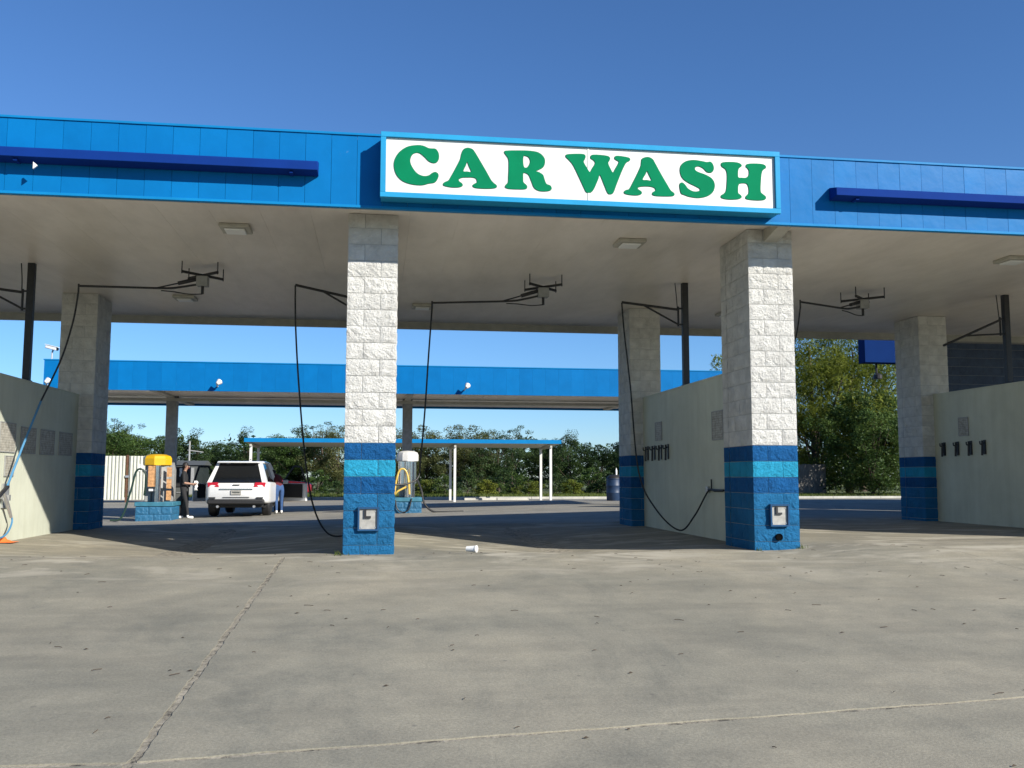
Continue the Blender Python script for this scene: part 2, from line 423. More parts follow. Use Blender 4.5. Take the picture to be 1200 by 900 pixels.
# ------------------------------------------------------------------ ground heights
WX = [-10.15, -4.86, .305, 5.44, 11.41, 17.2]      # wall centre lines between the bays
def zg(X, Y):
    if Y <= 0: z = .05*max(Y, -13) if Y > -13 else -.65
    else: z = 0
    z += .06*ss(5.3, 6.4, X)*(1-ss(17, 20, X))*ss(-2.2, -.3, Y)*(1-ss(7, 10, Y))
    if 0 < Y < 8:
        for a, b, d in zip(WX[:-1], WX[1:], (.145, .15, .14, .02, .1)):
            if a < X < b:
                c = (a+b)/2; z -= d*max(0, 1-abs(X-c)/((b-a)/2-.25))*ss(-.05, 1.1, Y)*(1-ss(5.6, 7.6, Y))
    if Y > 6.4:
        bk = min(-.03, max(-.43, -.24+.026*X)); far = -.34
        bk = bk + (far-bk)*ss(26, 34, Y)
        z += bk*ss(6.4, 14.5, Y)
    return z
def field(x0, x1, ya, yb, nx, ny, dz=0, skirt=.12, zf=zg):
    """heightfield patch; ya, yb may be functions of X"""
    fa = ya if callable(ya) else (lambda X: ya); fb = yb if callable(yb) else (lambda X: yb)
    mb = MB(); vs = []; fs = []
    for j in range(ny+1):
        for i in range(nx+1):
            X = x0+(x1-x0)*i/nx; Y = fa(X)+(fb(X)-fa(X))*j/ny
            vs.append((X, Y, zf(X, Y)+dz))
    g = lambda i, j: j*(nx+1)+i
    for j in range(ny):
        for i in range(nx): fs.append((g(i, j), g(i+1, j), g(i+1, j+1), g(i, j+1)))
    rim = [g(i, 0) for i in range(nx+1)] + [g(nx, j) for j in range(1, ny+1)] + [g(i, ny) for i in range(nx-1, -1, -1)] + [g(0, j) for j in range(ny-1, 0, -1)]
    if skirt:
        o = len(vs)
        for k in rim: vs.append((vs[k][0], vs[k][1], vs[k][2]-skirt))
        for k in range(len(rim)):
            a, b = rim[k], rim[(k+1) % len(rim)]; fs.append((a, o+k, o+(k+1) % len(rim), b))
    return mb.add(vs, fs)

def axis(parts):
    out = []
    for a, b, n in parts: out += [a+(b-a)*i/n for i in range(n)]
    out.append(parts[-1][1]); return out
def sheet(xs, ys, zf):
    mb = MB(); vs = [(x, y, zf(x, y)) for y in ys for x in xs]; n = len(xs)
    fs = [(j*n+i, j*n+i+1, (j+1)*n+i+1, (j+1)*n+i) for j in range(len(ys)-1) for i in range(n-1)]
    return mb.add(vs, fs)

gx = axis([(-400, -60, 8), (-60, -12, 16), (-12, 20, 40), (20, 70, 16), (70, 400, 8)])
gy = axis([(-120, -20, 8), (-20, -13, 7), (-13, 0, 13), (0, 16, 32), (16, 60, 30), (60, 700, 12)])
def zground(x, y): return zg(x, y) - .10
g = sheet(gx, gy, zground).build('ground', MAT['ground'], smooth=True); tag(g, kind='structure')

# concrete apron: filler sheet with the cast slabs standing on it
jt = lambda X: -6.93 + (.105*(X+.68) if X > -.68 else -.03*(X+.68))
apron = sheet(axis([(-18, 22, 60)]), axis([(-17, 7.4, 70)]), lambda x, y: zg(x, y)-.007).build('apron', MAT['joint'], smooth=True)
tag(apron, kind='structure')
def slab(x0, x1, ya, yb, nx, ny, mat):
    mb = field(x0, x1, ya, yb, nx, ny, 0, .1)
    if mat == 'apron':   # spalled edges along the long joint
        mb.v = [(x+(.004*math.sin(y*9.1)+.003*math.sin(y*23+1)+.003*math.sin(y*41)) if abs(x-JX) < .03 else x, y, z) for x, y, z in mb.v]
    o = mb.build('slab', MAT[mat], apron, smooth=True, ang=30)
    return o
JX = -.665
def wob(base, a, sd, f):   # ragged edge of a joint
    return lambda X: (base(X) if callable(base) else base) + a*(math.sin(X*f+sd)+.6*math.sin(X*f*2.7+sd*2)+.5*math.sin(X*f*6.1+sd*3))
JX = -.665
for (a, b, nx) in ((-18, JX-.022, 110), (JX+.022, 7.47, 90), (7.476, 22, 60)):
    slab(a, b, -17, wob(lambda X: jt(X)-.021, .005, 1, 5), nx, 60, 'apron')
    slab(a, b, wob(lambda X: jt(X)+.021, .005, 2, 6), -.145, nx, 110, 'apron')
for a, b in zip(WX[:-1], WX[1:]):
    slab(a+.004, b-.004, -.135, 7.38, 34, 50, 'floor')

lot_y = axis([(7.39, 16, 18), (16, 41, 25)]); lot_x = axis([(-45, 45, 90)])
lot = sheet(lot_x, lot_y, lambda x, y: zg(x, y)).build('parking_lot', MAT['lot'], smooth=True); tag(lot, kind='structure')
# side drives left and right of the apron so the lot goes on outside the frame
for x0, x1 in ((-45, -18.02), (22.02, 45)):
    s_ = sheet(axis([(x0, x1, 14)]), axis([(-17, 7.36, 30)]), lambda x, y: zg(x, y)).build('side_drive', MAT['lot'], smooth=True); tag(s_, kind='structure')

# ------------------------------------------------------------------ car wash building
ZS = 4.152          # underside of the roof
FY = -.55           # front face of the fascia
FB, FT = 4.062, 4.965
bld = tag(empty('car_wash_building', (.3, 3, 0)), 'open self service wash building with blue fascia on white and blue block pillars', 'car wash')
def onb(o): o.location = Vector(o.location) - Vector((.3, 3, 0)); return o
BO = Vector((.3, 3, 0))

# rock faced blocks: shared meshes, face towards -y, origin at the middle of the face's back plane
CH = .2032
def block_mesh(w, h, d, seed, nx, nz):
    r = random.Random(seed); mb = MB(); g0 = .003
    vs = []; fs = []
    for j in range(nz+1):
        for i in range(nx+1):
            x = -w/2+g0+(w-2*g0)*i/nx; z = g0+(h-2*g0)*j/nz
            edge = i in (0, nx) or j in (0, nz)
            y = -.004 - (r.uniform(0, .007) if edge else r.uniform(.006, .019))
            if not edge: x += r.uniform(-.3, .3)*w/nx; z += r.uniform(-.3, .3)*h/nz
            vs.append((x, y, z))
    gi = lambda i, j: j*(nx+1)+i
    for j in range(nz):
        for i in range(nx):
            q = (gi(i, j), gi(i+1, j), gi(i+1, j+1), gi(i, j+1))
            fs += [(q[0], q[1], q[2]), (q[0], q[2], q[3])] if r.random() < .5 else [(q[0], q[1], q[3]), (q[1], q[2], q[3])]
    rim = [gi(i, 0) for i in range(nx+1)] + [gi(nx, j) for j in range(1, nz+1)] + [gi(i, nz) for i in range(nx-1, -1, -1)] + [gi(0, j) for j in range(nz-1, 0, -1)]
    o = len(vs)
    for k in rim: vs.append((vs[k][0], d, vs[k][2]))
    for k in range(len(rim)): fs.append((rim[k], o+k, o+(k+1) % len(rim), rim[(k+1) % len(rim)]))
    me = MB().add(vs, fs).mesh('block'); me.materials.append(MAT['b_white']); return me
BM = {}
def bmesh_for(w, h, d):
    k = (round(w, 3), round(h, 3), round(d, 3))
    if k not in BM: BM[k] = [block_mesh(w, h, d, 11*q+int(w*1000), max(4, int(w/.04)), max(3, int(h/.04))) for q in range(4)]
    return rng.choice(BM[k])
FIRST = .1088
def course_mat(k, grey=False):     # k = 0 is the part course at the floor
    if grey: return MAT['b_grey']
    return MAT['b_mid'] if k <= 3 else MAT['b_dark'] if k in (4, 6) else MAT['b_light'] if k == 5 else MAT['b_white']
def pillar(X, Y, D, label, z0=0.0, W=.61, sides=True):
    core = MB().box(.015, W-.015, .015, D-.015, z0-.15, ZS-.003).build('pillar', MAT['core'], bld)
    core.location = Vector((X, Y, 0)) - BO; core['label'] = label
    z = 0; k = 0
    while z < ZS-.01:
        h = FIRST if k == 0 else CH
        if k == 0: zz, hh = -.12, FIRST+.12
        else: zz, hh = z, min(CH, ZS-.004-z)
        m = course_mat(k)
        if hh > .02:
            odd = k % 2
            for face in range(4):
                if face in (0, 2): L = W; lay = [.405, W-.405] if odd else [W-.405, .405]
                else:
                    L = D-.2*2
                    n = L-.405
                    lay = ([.405, n] if odd else [n, .405]) if n < .42 else [.405, n-.2, .2]
                p = 0
                for w_ in lay:
                    me = bmesh_for(w_, hh, .186 if face in (0, 2) else .09)
                    c = p+w_/2; p += w_
                    if face == 0: loc, rz = (c, .012, zz), 0
                    elif face == 2: loc, rz = (W-c, D-.012, zz), math.pi
                    elif face == 1: loc, rz = (W-.012, .2+c, zz), math.pi/2
                    else: loc, rz = (.012, D-.2-c, zz), -math.pi/2
                    inst('block', me, m, core, loc, rz)
        z += h; k += 1
    return core
PD, RD = 1.02, .89
pillar(-5.167, 0, PD, 'front pillar left of the first bay')
pillar(0, 0, PD, 'front pillar under the left end of the sign')
pillar(5.135, 0, PD, 'front pillar under the right end of the sign')
pillar(11.1, 0, PD, 'front pillar right of the wide bay')
for x_, l_ in ((-5.167, 'rear pillar at the lit bay wall'), (0, 'rear pillar hidden behind the front one'), (5.135, 'rear pillar behind the post with the hose arm'), (11.1, 'rear pillar in front of the blue grey wall')):
    pillar(x_, 5.853, RD, l_)
for x_, y_, d_ in ((-10.45, 0, PD), (-10.45, 5.853, RD), (17.0, 0, PD), (17.0, 5.853, RD)):
    o = MB().box(0, .61, 0, d_, -.3, ZS-.004).build('pillar', MAT['b_white'], bld); o.location = Vector((x_, y_, 0))-BO

# roof: deck, soffit panels, fascia panels, trims
RX0, RX1, RY1 = -10.9, 18.2, 8.25
deck = MB().box(RX0+.06, RX1-.06, FY+.07, RY1-.07, ZS+.03, FT-.06).build('roof', MAT['deck'], bld); onb(deck)
def rp(mb, name, mat, **kw):   # part of the roof, coordinates are world ones
    o = mb.build(name, mat, deck, **kw); o.location = -Vector((0, 0, 0)); return o
sp = MB().box(-.3041, .3041, FY+.09, RY1-.09, 0, .028).mesh('soffit_panel'); sp.materials.append(MAT['soffit'])
x = RX0+.37
while x < RX1-.3:
    inst('soffit_panel', sp, None, deck, (x, 0, ZS), 0); x += .61
x0 = 5.48-.2985*54; k = 0
fp = MB().box(.0018, .2967, FY, FY+.05, FB+.035, FT-.03).mesh('fascia_panel'); fp.materials.append(MAT['fascia'])
rear = MB().box(.0018, .2967, RY1-.05, RY1, FB+.035, FT-.03).mesh('fascia_panel'); rear.materials.append(MAT['fascia'])
x = x0
while x < RX1-.2:
    if x > RX0:
        inst('fascia_panel', fp, None, deck, (x, rng.uniform(0, .003), 0))
        if k % 1 == 0: inst('fascia_panel', rear, None, deck, (x, 0, 0))
    x += .2985; k += 1
rp(MB().box(RX0, RX1, FY-.014, FY+.07, FT-.03, FT), 'top_trim', MAT['fascia_trim'], bevel=.004)
rp(MB().box(RX0, RX1, FY-.010, FY+.06, FB, FB+.033), 'bottom_trim', MAT['fascia_trim'], bevel=.004)
rp(MB().box(RX0, RX1, FY+.0605, FY+.089, FB+.004, ZS+.03), 'soffit_edge', MAT['soffit_trim'])
rp(MB().box(RX0, RX1, RY1-.07, RY1+.014, FT-.03, FT), 'top_trim', MAT['fascia_trim'])
rp(MB().box(RX0, RX1, RY1-.088, RY1-.052, FB-.05, ZS+.028), 'rear_edge', MAT['soffit_trim'])
rp(MB().box(RX0, RX1, RY1-.051, RY1+.010, FB-.05, FB+.033), 'rear_trim', MAT['soffit_trim'])
for xx, s in ((RX0, 1), (RX1, -1)):
    rp(MB().box(min(xx, xx+.055*s), max(xx, xx+.055*s), FY+.075, RY1-.075, FB+.004, FT-.004), 'end_panel', MAT['fascia'])
# tapered outrigger in front of the pillar under the sign's right end
mb = MB(); xa, xb = 5.375, 5.555
mb.hexa([(xa-.02, -.004, 3.985), (xb-.02, -.004, 3.985), (xb-.02, -.004, ZS-.002), (xa-.02, -.004, ZS-.002),
         (xa, FY+.095, 4.09), (xb, FY+.095, 4.09), (xb, FY+.095, ZS-.002), (xa, FY+.095, ZS-.002)])
rp(mb, 'outrigger', MAT['soffit_trim'])

# bay walls with a cap strip
def bay_wall(cx, top, y0=PD-.004, y1=5.857):
    o = MB().box(cx-.055, cx+.055, y0, y1, -.25, top-.03).build('bay_wall', MAT['wall'], bld); onb(o)
    c = MB().box(cx-.063, cx+.063, y0+.004, y1-.004, top-.03, top).build('cap_strip', MAT['wall'], o, bevel=.004)
    return o
WTOP = [2.35, 2.35, 2.38, 2.43, 2.57, 2.5]
for i, cx in enumerate(WX):
    bay_wall(cx, WTOP[i])

# blue grey block end building right of the last bay seen over the wall
ew = tag(empty('equipment_room', (14.2, 9.4, 0)), 'blue grey painted block room standing behind the last wash bay', 'building')
EO = Vector((14.2, 9.4, 0))
EL_ = onY(1104, 400, 8.36).x
e_ = MB().box(EL_+.01, 18.6, 8.35+.012, 9.55, -.4, 4.0).build('wall', MAT['core'], ew); e_.location = -EO
z = -.2; k = 0
while z < 3.9:
    xx = EL_-(.2 if k % 2 else 0)
    while xx < 18.5:
        a = max(EL_, xx); b = min(xx+.4064, 18.55); w_ = b-a
        if w_ > .1:
            o = inst('block', bmesh_for(w_, CH, .1), MAT['b_grey'], e_, ((a+b)/2, 8.36, z))
        xx += .4064
    z += CH; k += 1
MB().box(EL_-.05, 18.65, 8.3, 9.6, 4.0, 4.12).build('roof', MAT['deck'], ew).location = -EO

# ------------------------------------------------------------------ lit sign: CAR WASH
SY = -.80
sg = tag(empty('car_wash_sign', (2.8, SY+.1, 4.1)), 'white box sign with green CAR WASH lettering in a light blue frame', 'sign')
SO = Vector((2.8, SY+.1, 4.1))
SX0, SX1, SZ0, SZ1 = .379, 5.245, 4.134, 4.912
def sp_(mb, name, mat, parent=sg, **kw):
    o = mb.build(name, mat, parent, **kw)
    if parent is sg: o.location = -SO
    return o
sp_(MB().box(SX0+.01, SX1-.01, SY+.0505, FY-.005, SZ0+.01, SZ1-.01), 'cabinet', MAT['sign_frame'])
fw = .062
for a in ((SX0, SX1, SZ0, SZ0+fw), (SX0, SX1, SZ1-fw, SZ1), (SX0, SX0+fw, SZ0+fw, SZ1-fw), (SX1-fw, SX1, SZ0+fw, SZ1-fw)):
    sp_(MB().box(a[0], a[1], SY, SY+.05, a[2], a[3]), 'frame', MAT['sign_frame'], bevel=.004)
SM = 2.842
for a, b in ((SX0+fw, SM-.004), (SM+.004, SX1-fw)):
    sp_(MB().box(a+.002, b-.002, SY+.033, SY+.045, SZ0+fw+.002, SZ1-fw-.002), 'face_panel', MAT['sign_face'])
sp_(MB().box(SM-.011, SM+.011, SY+.027, SY+.0325, SZ0+fw, SZ1-fw), 'divider', MAT['sign_face'])
Z1 = lambda x, y: (440+x/4.8, 145+y/4.8)
Z2 = lambda x, y: (670+x/4.8, 160+y/4.8)
GL = [
 ('C', Z1, [[(235,116),(180,125),(135,155),(110,195),(105,235),(118,280),(150,315),(200,335),(260,341),(300,332),(335,325),(352,300),(354,280),(340,268),(322,272),(300,287),(270,290),(235,275),(207,240),(195,205),(203,175),(222,160),(248,160),(275,180),(300,205),(325,216),(345,212),(357,190),(355,160),(340,138),(318,135),(300,133),(270,120)]]),
 ('A', Z1, [[(497,140),(520,131),(545,138),(560,155),(590,205),(625,265),(650,310),(665,328),(683,343),(680,355),(655,360),(600,360),(560,355),(548,343),(560,333),(573,325),(568,305),(550,298),(520,297),(488,299),(470,308),(472,320),(488,332),(490,345),(470,353),(430,353),(390,345),(382,335),(390,325),(412,315),(425,295),(450,250),(478,195),(485,165)], [(517,210),(509,229),(495,262),(517,265),(540,266),(528,236)]]),
 ('R', Z1, [[(735,148),(800,146),(870,148),(920,158),(950,185),(955,215),(945,240),(920,255),(905,262),(925,270),(945,285),(955,315),(965,335),(985,343),(993,358),(985,371),(955,376),(920,372),(895,355),(880,320),(865,285),(845,272),(833,275),(832,300),(834,325),(850,340),(855,352),(845,363),(800,364),(750,361),(732,352),(735,340),(748,325),(750,290),(752,240),(750,195),(735,170),(727,157)], [(835,178),(832,210),(838,240),(855,242),(868,225),(873,205),(865,185),(850,177)]]),
 ('W', Z2, [[(-31,108),(-22,96),(40,93),(72,96),(80,108),(75,125),(70,140),(90,175),(105,195),(118,175),(135,145),(125,128),(110,118),(112,102),(140,98),(200,104),(218,115),(215,130),(208,145),(220,175),(235,198),(248,178),(268,140),(258,130),(245,120),(248,107),(270,105),(315,112),(331,120),(328,132),(308,145),(285,190),(255,265),(238,310),(222,320),(205,312),(185,265),(162,212),(150,240),(125,295),(105,312),(85,308),(70,280),(40,215),(10,155),(-15,125)]]),
 ('A', Z2, [[(400,120),(430,111),(458,122),(475,150),(505,205),(540,265),(560,298),(580,315),(578,328),(550,332),(480,330),(458,322),(460,310),(475,300),(470,285),(445,277),(410,276),(382,280),(375,290),(395,305),(396,318),(375,326),(340,325),(305,318),(298,306),(310,297),(328,290),(350,250),(375,200),(392,160),(395,138)], [(427,190),(418,208),(402,238),(427,241),(452,243),(440,215)]]),
 ('S', Z2, [[(690,128),(740,135),(765,140),(785,138),(800,155),(803,180),(790,198),(765,195),(745,175),(720,163),(700,168),(698,182),(715,195),(760,212),(795,235),(809,268),(800,305),(770,330),(720,341),(670,335),(640,325),(620,315),(612,285),(612,262),(625,255),(640,265),(660,290),(690,305),(720,303),(725,290),(700,275),(660,255),(628,230),(614,195),(618,160),(645,136)]]),
 ('H', Z2, [[(850,143),(880,139),(930,141),(955,150),(960,162),(945,175),(940,195),(942,225),(960,228),(985,228),(1000,215),(1002,190),(995,175),(985,165),(990,152),(1020,148),(1070,150),(1093,158),(1097,172),(1080,185),(1072,210),(1068,260),(1068,305),(1080,320),(1097,335),(1092,350),(1060,355),(1010,352),(985,345),(985,332),(1000,315),(1000,285),(990,262),(965,258),(945,265),(940,290),(942,315),(955,325),(960,338),(940,348),(890,350),(850,342),(845,328),(860,318),(873,300),(878,250),(878,205),(870,180),(850,165),(845,152)]]),
]
def fill2d(loops, name, depth, offset=0):
    cu = bpy.data.curves.new(name, 'CURVE'); cu.dimensions = '2D'; cu.fill_mode = 'BOTH'; cu.extrude = depth; cu.offset = offset
    for lp in loops:
        pts = crom([(p.x, p.z, 0) for p in lp], 5, True)
        s = cu.splines.new('POLY'); s.points.add(len(pts)-1); s.use_cyclic_u = True
        for q, p in zip(s.points, pts): q.co = (p.x, p.y, 0, 1)
    o = bpy.data.objects.new(name, cu); COL.objects.link(o)
    dg = bpy.context.evaluated_depsgraph_get(); me = bpy.data.meshes.new_from_object(o.evaluated_get(dg))
    bpy.data.objects.remove(o); bpy.data.curves.remove(cu); me.name = name
    return me
for ch, zf, loops in GL:
    lp = [[onY(*zf(*p), SY) for p in l] for l in loops]
    for nm, dp, off, yy, mt in (('letter', .003, 0, SY+.0272, 'letter'),):
        me = fill2d(lp, nm, dp); me.materials.append(MAT[mt])
        o = bpy.data.objects.new(nm, me); COL.objects.link(o); o.parent = sg
        o.location = Vector((0, yy, 0))-SO; o.rotation_euler = (R(90), 0, 0)
        me2 = fill2d(lp, 'letter_edge', .0012, .003); me2.materials.append(MAT['letter_edge'])
        q = bpy.data.objects.new('letter_edge', me2); COL.objects.link(q); q.parent = o; q.location = (0, 0, -.0032)
# dark blue light covers along the fascia
def light_bar(xa, xb, za, zb, label):
    t = tag(empty('light_bar', ((xa+xb)/2, FY-.1, za)), label, 'light cover', 'light covers on the fascia')
    O = Vector(t.location); y0, y1 = FY-.20, FY-.006
    mb = MB(); n = 2
    mb.hexa([(xa, y1, za-.02), (xb, y1, za-.02), (xb, y0, za), (xa, y0, za), (xa, y1, zb+.05), (xb, y1, zb+.05), (xb, y0, zb), (xa, y0, zb)])
    # orientation fix is left to the renderer: closed shell, two sided
    o = mb.build('cover', MAT['bar'], t, bevel=.006); o.location = -O
    for xx in (xa+.3, (xa+xb)/2, xb-.3):
        MB().box(xx-.02, xx+.02, FY-.16, FY-.03, za-.034, za-.012).build('bracket', MAT['bar'], t).location = -O
    return t
light_bar(-6.9, -.335, 4.43, 4.535, 'long navy light cover on the fascia left of the sign')
light_bar(6.0, 12.2, 4.415, 4.515, 'long navy light cover on the fascia right of the sign')
# small white bird shaped reflector clipped under the left cover
c = onY(40, 193, FY-.19)
mb = MB(); mb.add([(c.x-.012, c.y, c.z-.045), (c.x+.035, c.y, c.z-.005), (c.x-.012, c.y, c.z+.035), (c.x-.012, c.y+.02, c.z-.045), (c.x+.035, c.y+.02, c.z-.005), (c.x-.012, c.y+.02, c.z+.035)],
                  [(0, 1, 2), (5, 4, 3), (0, 3, 4, 1), (1, 4, 5, 2), (2, 5, 3, 0)])
tag(mb.build('reflector', MAT['white_plastic']), 'tiny white triangular tab on the navy light cover', 'tab')

# ------------------------------------------------------------------ soffit lights
def soffit_light(x, y, label):
    t = tag(empty('soffit_light', (x, y, ZS)), label, 'light', 'square lights under the wash roof')
    MB().box(-.19, .19, -.19, .19, -.05, -.001).build('housing', MAT['soffit_trim'], t, bevel=.012)
    MB().box(-.13, .13, -.13, .13, -.075, -.0505).build('lens', MAT['white_plastic'], t, bevel=.012)
for i, (x, y) in enumerate(((-1.47, .87), (3.79, .87), (9.67, 1.03), (-3.09, 5.95), (1.19, 6.17), (7.2, 6.1))):
    bay = ('first bay', 'bay under the sign', 'wide bay')[(0, 1, 2, 0, 1, 2)[i]]
    soffit_light(x, y, 'square white light on the %s ceiling near its %s edge' % (bay, 'front' if i < 3 else 'rear'))

# ------------------------------------------------------------------ ceiling hose booms
def boom(mount, tip, label, droplabel, hosepts, hmat='rubber'):
    mx, my = mount; t = tag(empty('hose_boom', (mx, my, ZS)), label, 'hose boom', 'ceiling hose booms')
    fr = MB()
    for sx, sy in ((-1, -1), (1, -1), (1, 1), (-1, 1)):
        fr.bar((0, 0, -.16), (.26*sx, .26*sy, -.16), .035, .035)
        fr.tube([(.26*sx, .26*sy, -.19), (.26*sx, .26*sy, -.002)], .009, 6)
    fr.build('ceiling_frame', MAT['black_steel'], t)
    MB().box(-.085, .085, -.085, .085, -.33, -.178).build('swivel_box', MAT['grey_steel'], t, bevel=.01)
    MB().tube([(0, 0, -.33), (0, 0, -.45)], .022, 10).build('swivel_pin', MAT['black_steel'], t)
    d = Vector((tip[0]-mx, tip[1]-my, 0)); L = d.length; d.normalize()
    ze = tip[2]-ZS
    e = d*.52; e.z = ze+.02
    MB().tube(crom([d*.06+Vector((0, 0, -.30)), d*.3+Vector((0, 0, (ze-.30)/2)), e, d*(L*.6)+Vector((0, 0, ze+.01)), d*L+Vector((0, 0, ze))], 6), .017, 8).build('arm', MAT['black_steel'], t, smooth=True)
    MB().tube([d*.08+Vector((0, 0, -.22)), d*.36+Vector((0, 0, -.30))], .03, 10).build('spring', MAT['black_steel'], t)
    MB().tube([d*.36+Vector((0, 0, -.30)), d*.66+Vector((0, 0, ze+.02))], .011, 8).build('strut', MAT['black_steel'], t)
    MB().tube(crom([(0, 0, -.45), d*.2+Vector((0, 0, -.46)), d*.42+Vector((0, 0, ze-.03)), d*.6+Vector((0, 0, ze-.02))], 6), .009, 6).build('feed_hose', MAT['rubber'], t)
    MB().tube([d*L+Vector((0, 0, ze+.03)), d*L+Vector((0, 0, ze-.10))], .014, 8).build('elbow', MAT['black_steel'], t)
    h = tag(MB().tube(crom([Vector((tip[0], tip[1], tip[2]-.09))]+[Vector(p) for p in hosepts], 8), .0135, 8).build('spray_hose', MAT[hmat], None, smooth=True), droplabel, 'hose')
    return t
XL = WX[1]+.055
boom((-2.3, 3.25), (-4.06, 3.12, 3.75), 'ceiling hose boom of the first bay pointing at the lit wall', 'long hose hanging from the boom down to the wand on the lit wall',
     [onX(86, 375, -4.16), onX(72, 420, -4.32), onX(48, 470, -4.52)], 'rubber')
boom((3.02, 3.37), (1.24, 3.73, 3.75), 'ceiling hose boom in the bay under the sign', 'thin hose hanging straight from the boom under the sign',
     [onY(502, 420, 3.7), onY(498, 480, 3.65), onY(493, 535, 3.55), onY(488, 562, 3.4), (.62, 3.2, .80), (.375, 3.15, .95)])
boom((8.67, 3.57), (7.14, 2.75, 3.75), 'ceiling hose boom of the wide bay beside the pillar with the coin plate', 'hose hanging from the wide bay boom behind the pillar',
     [(7.05, 2.8, 3.1), (6.75, 2.9, 2.2), (6.2, 3.0, 1.35), (5.62, 3.05, 1.15)])

# ------------------------------------------------------------------ steel posts with swing arms on the bay walls
def post_arm(cx, py, wtop, tipx, tipz, label, side=-1, tipy=None):
    t = tag(empty('steel_post', (cx, py, wtop)), label, 'post', 'steel posts with hose arms on the bay walls')
    MB().box(-.05, .05, -.05, .05, .0005, ZS-wtop-.001).build('post', MAT['black_steel'], t, bevel=.006)
    MB().box(-.055, .055, -.09, .09, .001, .012).build('base_plate', MAT['black_steel'], t)
    pz = 3.70-wtop
    MB().tube([(side*.115, 0, pz-.28), (side*.115, 0, pz+.05)], .018, 8).build('hinge_pin', MAT['black_steel'], t)
    for z in (pz+.02, pz-.25): MB().box(min(side*.05, side*.13), max(side*.05, side*.13), -.02, .02, z-.012, z+.012).build('hinge_lug', MAT['black_steel'], t)
    tip = Vector((tipx-cx, (tipy-py) if tipy else 0, tipz-wtop)); a = Vector((side*.115, 0, pz))
    MB().tube([a, tip], .021, 8).build('arm', MAT['black_steel'], t)
    MB().tube([Vector((side*.115, 0, pz-.25)), a+(tip-a)*.62], .016, 8).build('brace', MAT['black_steel'], t)
    MB().tube(crom([(side*.16, .01, ZS-wtop-.002), (side*.14, .01, pz+.22), (side*.13, .0, pz+.02)], 6), .008, 6).build('feed_hose', MAT['rubber'], t)
    return t
post_arm(WX[1], 3.5, WTOP[1], -5.95, 3.82, 'dark steel post with hose arm standing on the lit bay wall')
post_arm(WX[2], 3.47, WTOP[2], -.93, 3.93, 'dark steel post with hose arm hidden behind the pillar under the sign', )
post_arm(WX[3], 3.47, WTOP[3], 4.36, 3.80, 'dark steel post with hose arm on the wall with the looped hose')
post_arm(WX[4], 3.63, WTOP[4], 10.19, 3.22, 'dark steel post with lowered hose arm in front of the blue grey block room')
def hose(pts, label, mat='rubber', r=.0135):
    return tag(MB().tube(crom(pts, 8), r, 8).build('wash_hose', MAT[mat], None, smooth=True), label, 'hose')
X2 = WX[3]-.055
hose([(4.36, 3.47, 3.79), (4.39, 3.45, 3.3), (4.47, 3.4, 2.4), (4.58, 3.35, 1.0), (4.82, 3.2, .40), (5.1, 2.9, .09), (5.26, 2.65, .32), onX(830, 575.5, X2-.04), onX(838, 575.5, X2-.035), onX(847, 575.5, X2-.03)],
     'black hose looping from swing arm near the floor up to the wall valve')
hose([(-.93, 3.47, 3.92), (-.91, 3.45, 3.3), (-.84, 3.45, 2.36), (-.71, 3.45, 1.16), (-.57, 3.45, .45), (-.36, 3.45, .06), (-.10, 3.4, .02), (.10, 3.3, .18), (.235, 3.25, .5)],
     'black hose hanging in the first bay and bending behind the pillar')

# ------------------------------------------------------------------ things on the bay walls
def wall_sign(X, side, y0, y1, z0, z1, label, mat='poster', group='faded instruction boards on the bay walls'):
    t = tag(empty('wall_board', (X, (y0+y1)/2, z0)), label, 'board', group)
    w = y1-y0; h = z1-z0; s = side
    a, b = sorted((s*.002, s*.012))
    MB().box(a, b, -w/2, w/2, 0, h).build('board', MAT['poster'], t)
    a, b = sorted((s*.0025, s*.017))
    f = MB()
    for q in ((-w/2-.012, -w/2, 0, h), (w/2, w/2+.012, 0, h), (-w/2-.012, w/2+.012, -.012, 0), (-w/2-.012, w/2+.012, h, h+.012)): f.box(a, b, *q)
    f.build('frame', MAT['grey_steel'], t)
    return t
wall_sign(XL, 1, 2.45, 3.0, 1.27, 1.67, 'large faded instruction board lit by the sun above the wand')
wall_sign(XL, 1, 3.24, 3.82, 1.27, 1.64, 'faded instruction board next to the sunlit one on the bay wall')
wall_sign(XL, 1, 4.05, 4.66, 1.27, 1.64, 'faded instruction board between two shaded ones on the sunlit wall')
wall_sign(XL, 1, 4.92, 5.55, 1.28, 1.64, 'faded instruction board closest to the rear pillar on the sunlit wall')
wall_sign(XL, 1, 2.68, 3.0, .93, 1.20, 'small pale board under the sunlit instruction board')
wall_sign(X2, -1, 1.66, 2.1, 1.48, 1.89, 'brown stained board beside the pillar with the looped hose')
wall_sign(X2, -1, 4.66, 5.03, 1.58, 1.89, 'small grey board above the row of wand holders behind the looped hose')
X3 = WX[4]-.055
wall_sign(X3, -1, 4.76, 5.04, 1.71, 2.04, 'small grey board above the wand holders of the wide bay')
def holder(X, side, y, z, label, group):
    t = tag(empty('wand_holder', (X, y, z)), label, 'wand holder', group)
    a, b = sorted((side*.002, side*.014)); MB().box(a, b, -.035, .035, -.13, .13).build('back_plate', MAT['black_steel'], t)
    MB().tube(crom([(side*.01, 0, .08), (side*.09, 0, .05), (side*.10, 0, .11)], 5), .012, 6).build('upper_hook', MAT['black_steel'], t)
    MB().tube([(side*.05, 0, .12), (side*.05, .02, -.15)], .019, 8).build('tube_clip', MAT['black_steel'], t)
ORD = ('next to', 'second from', 'third from', 'fourth from')
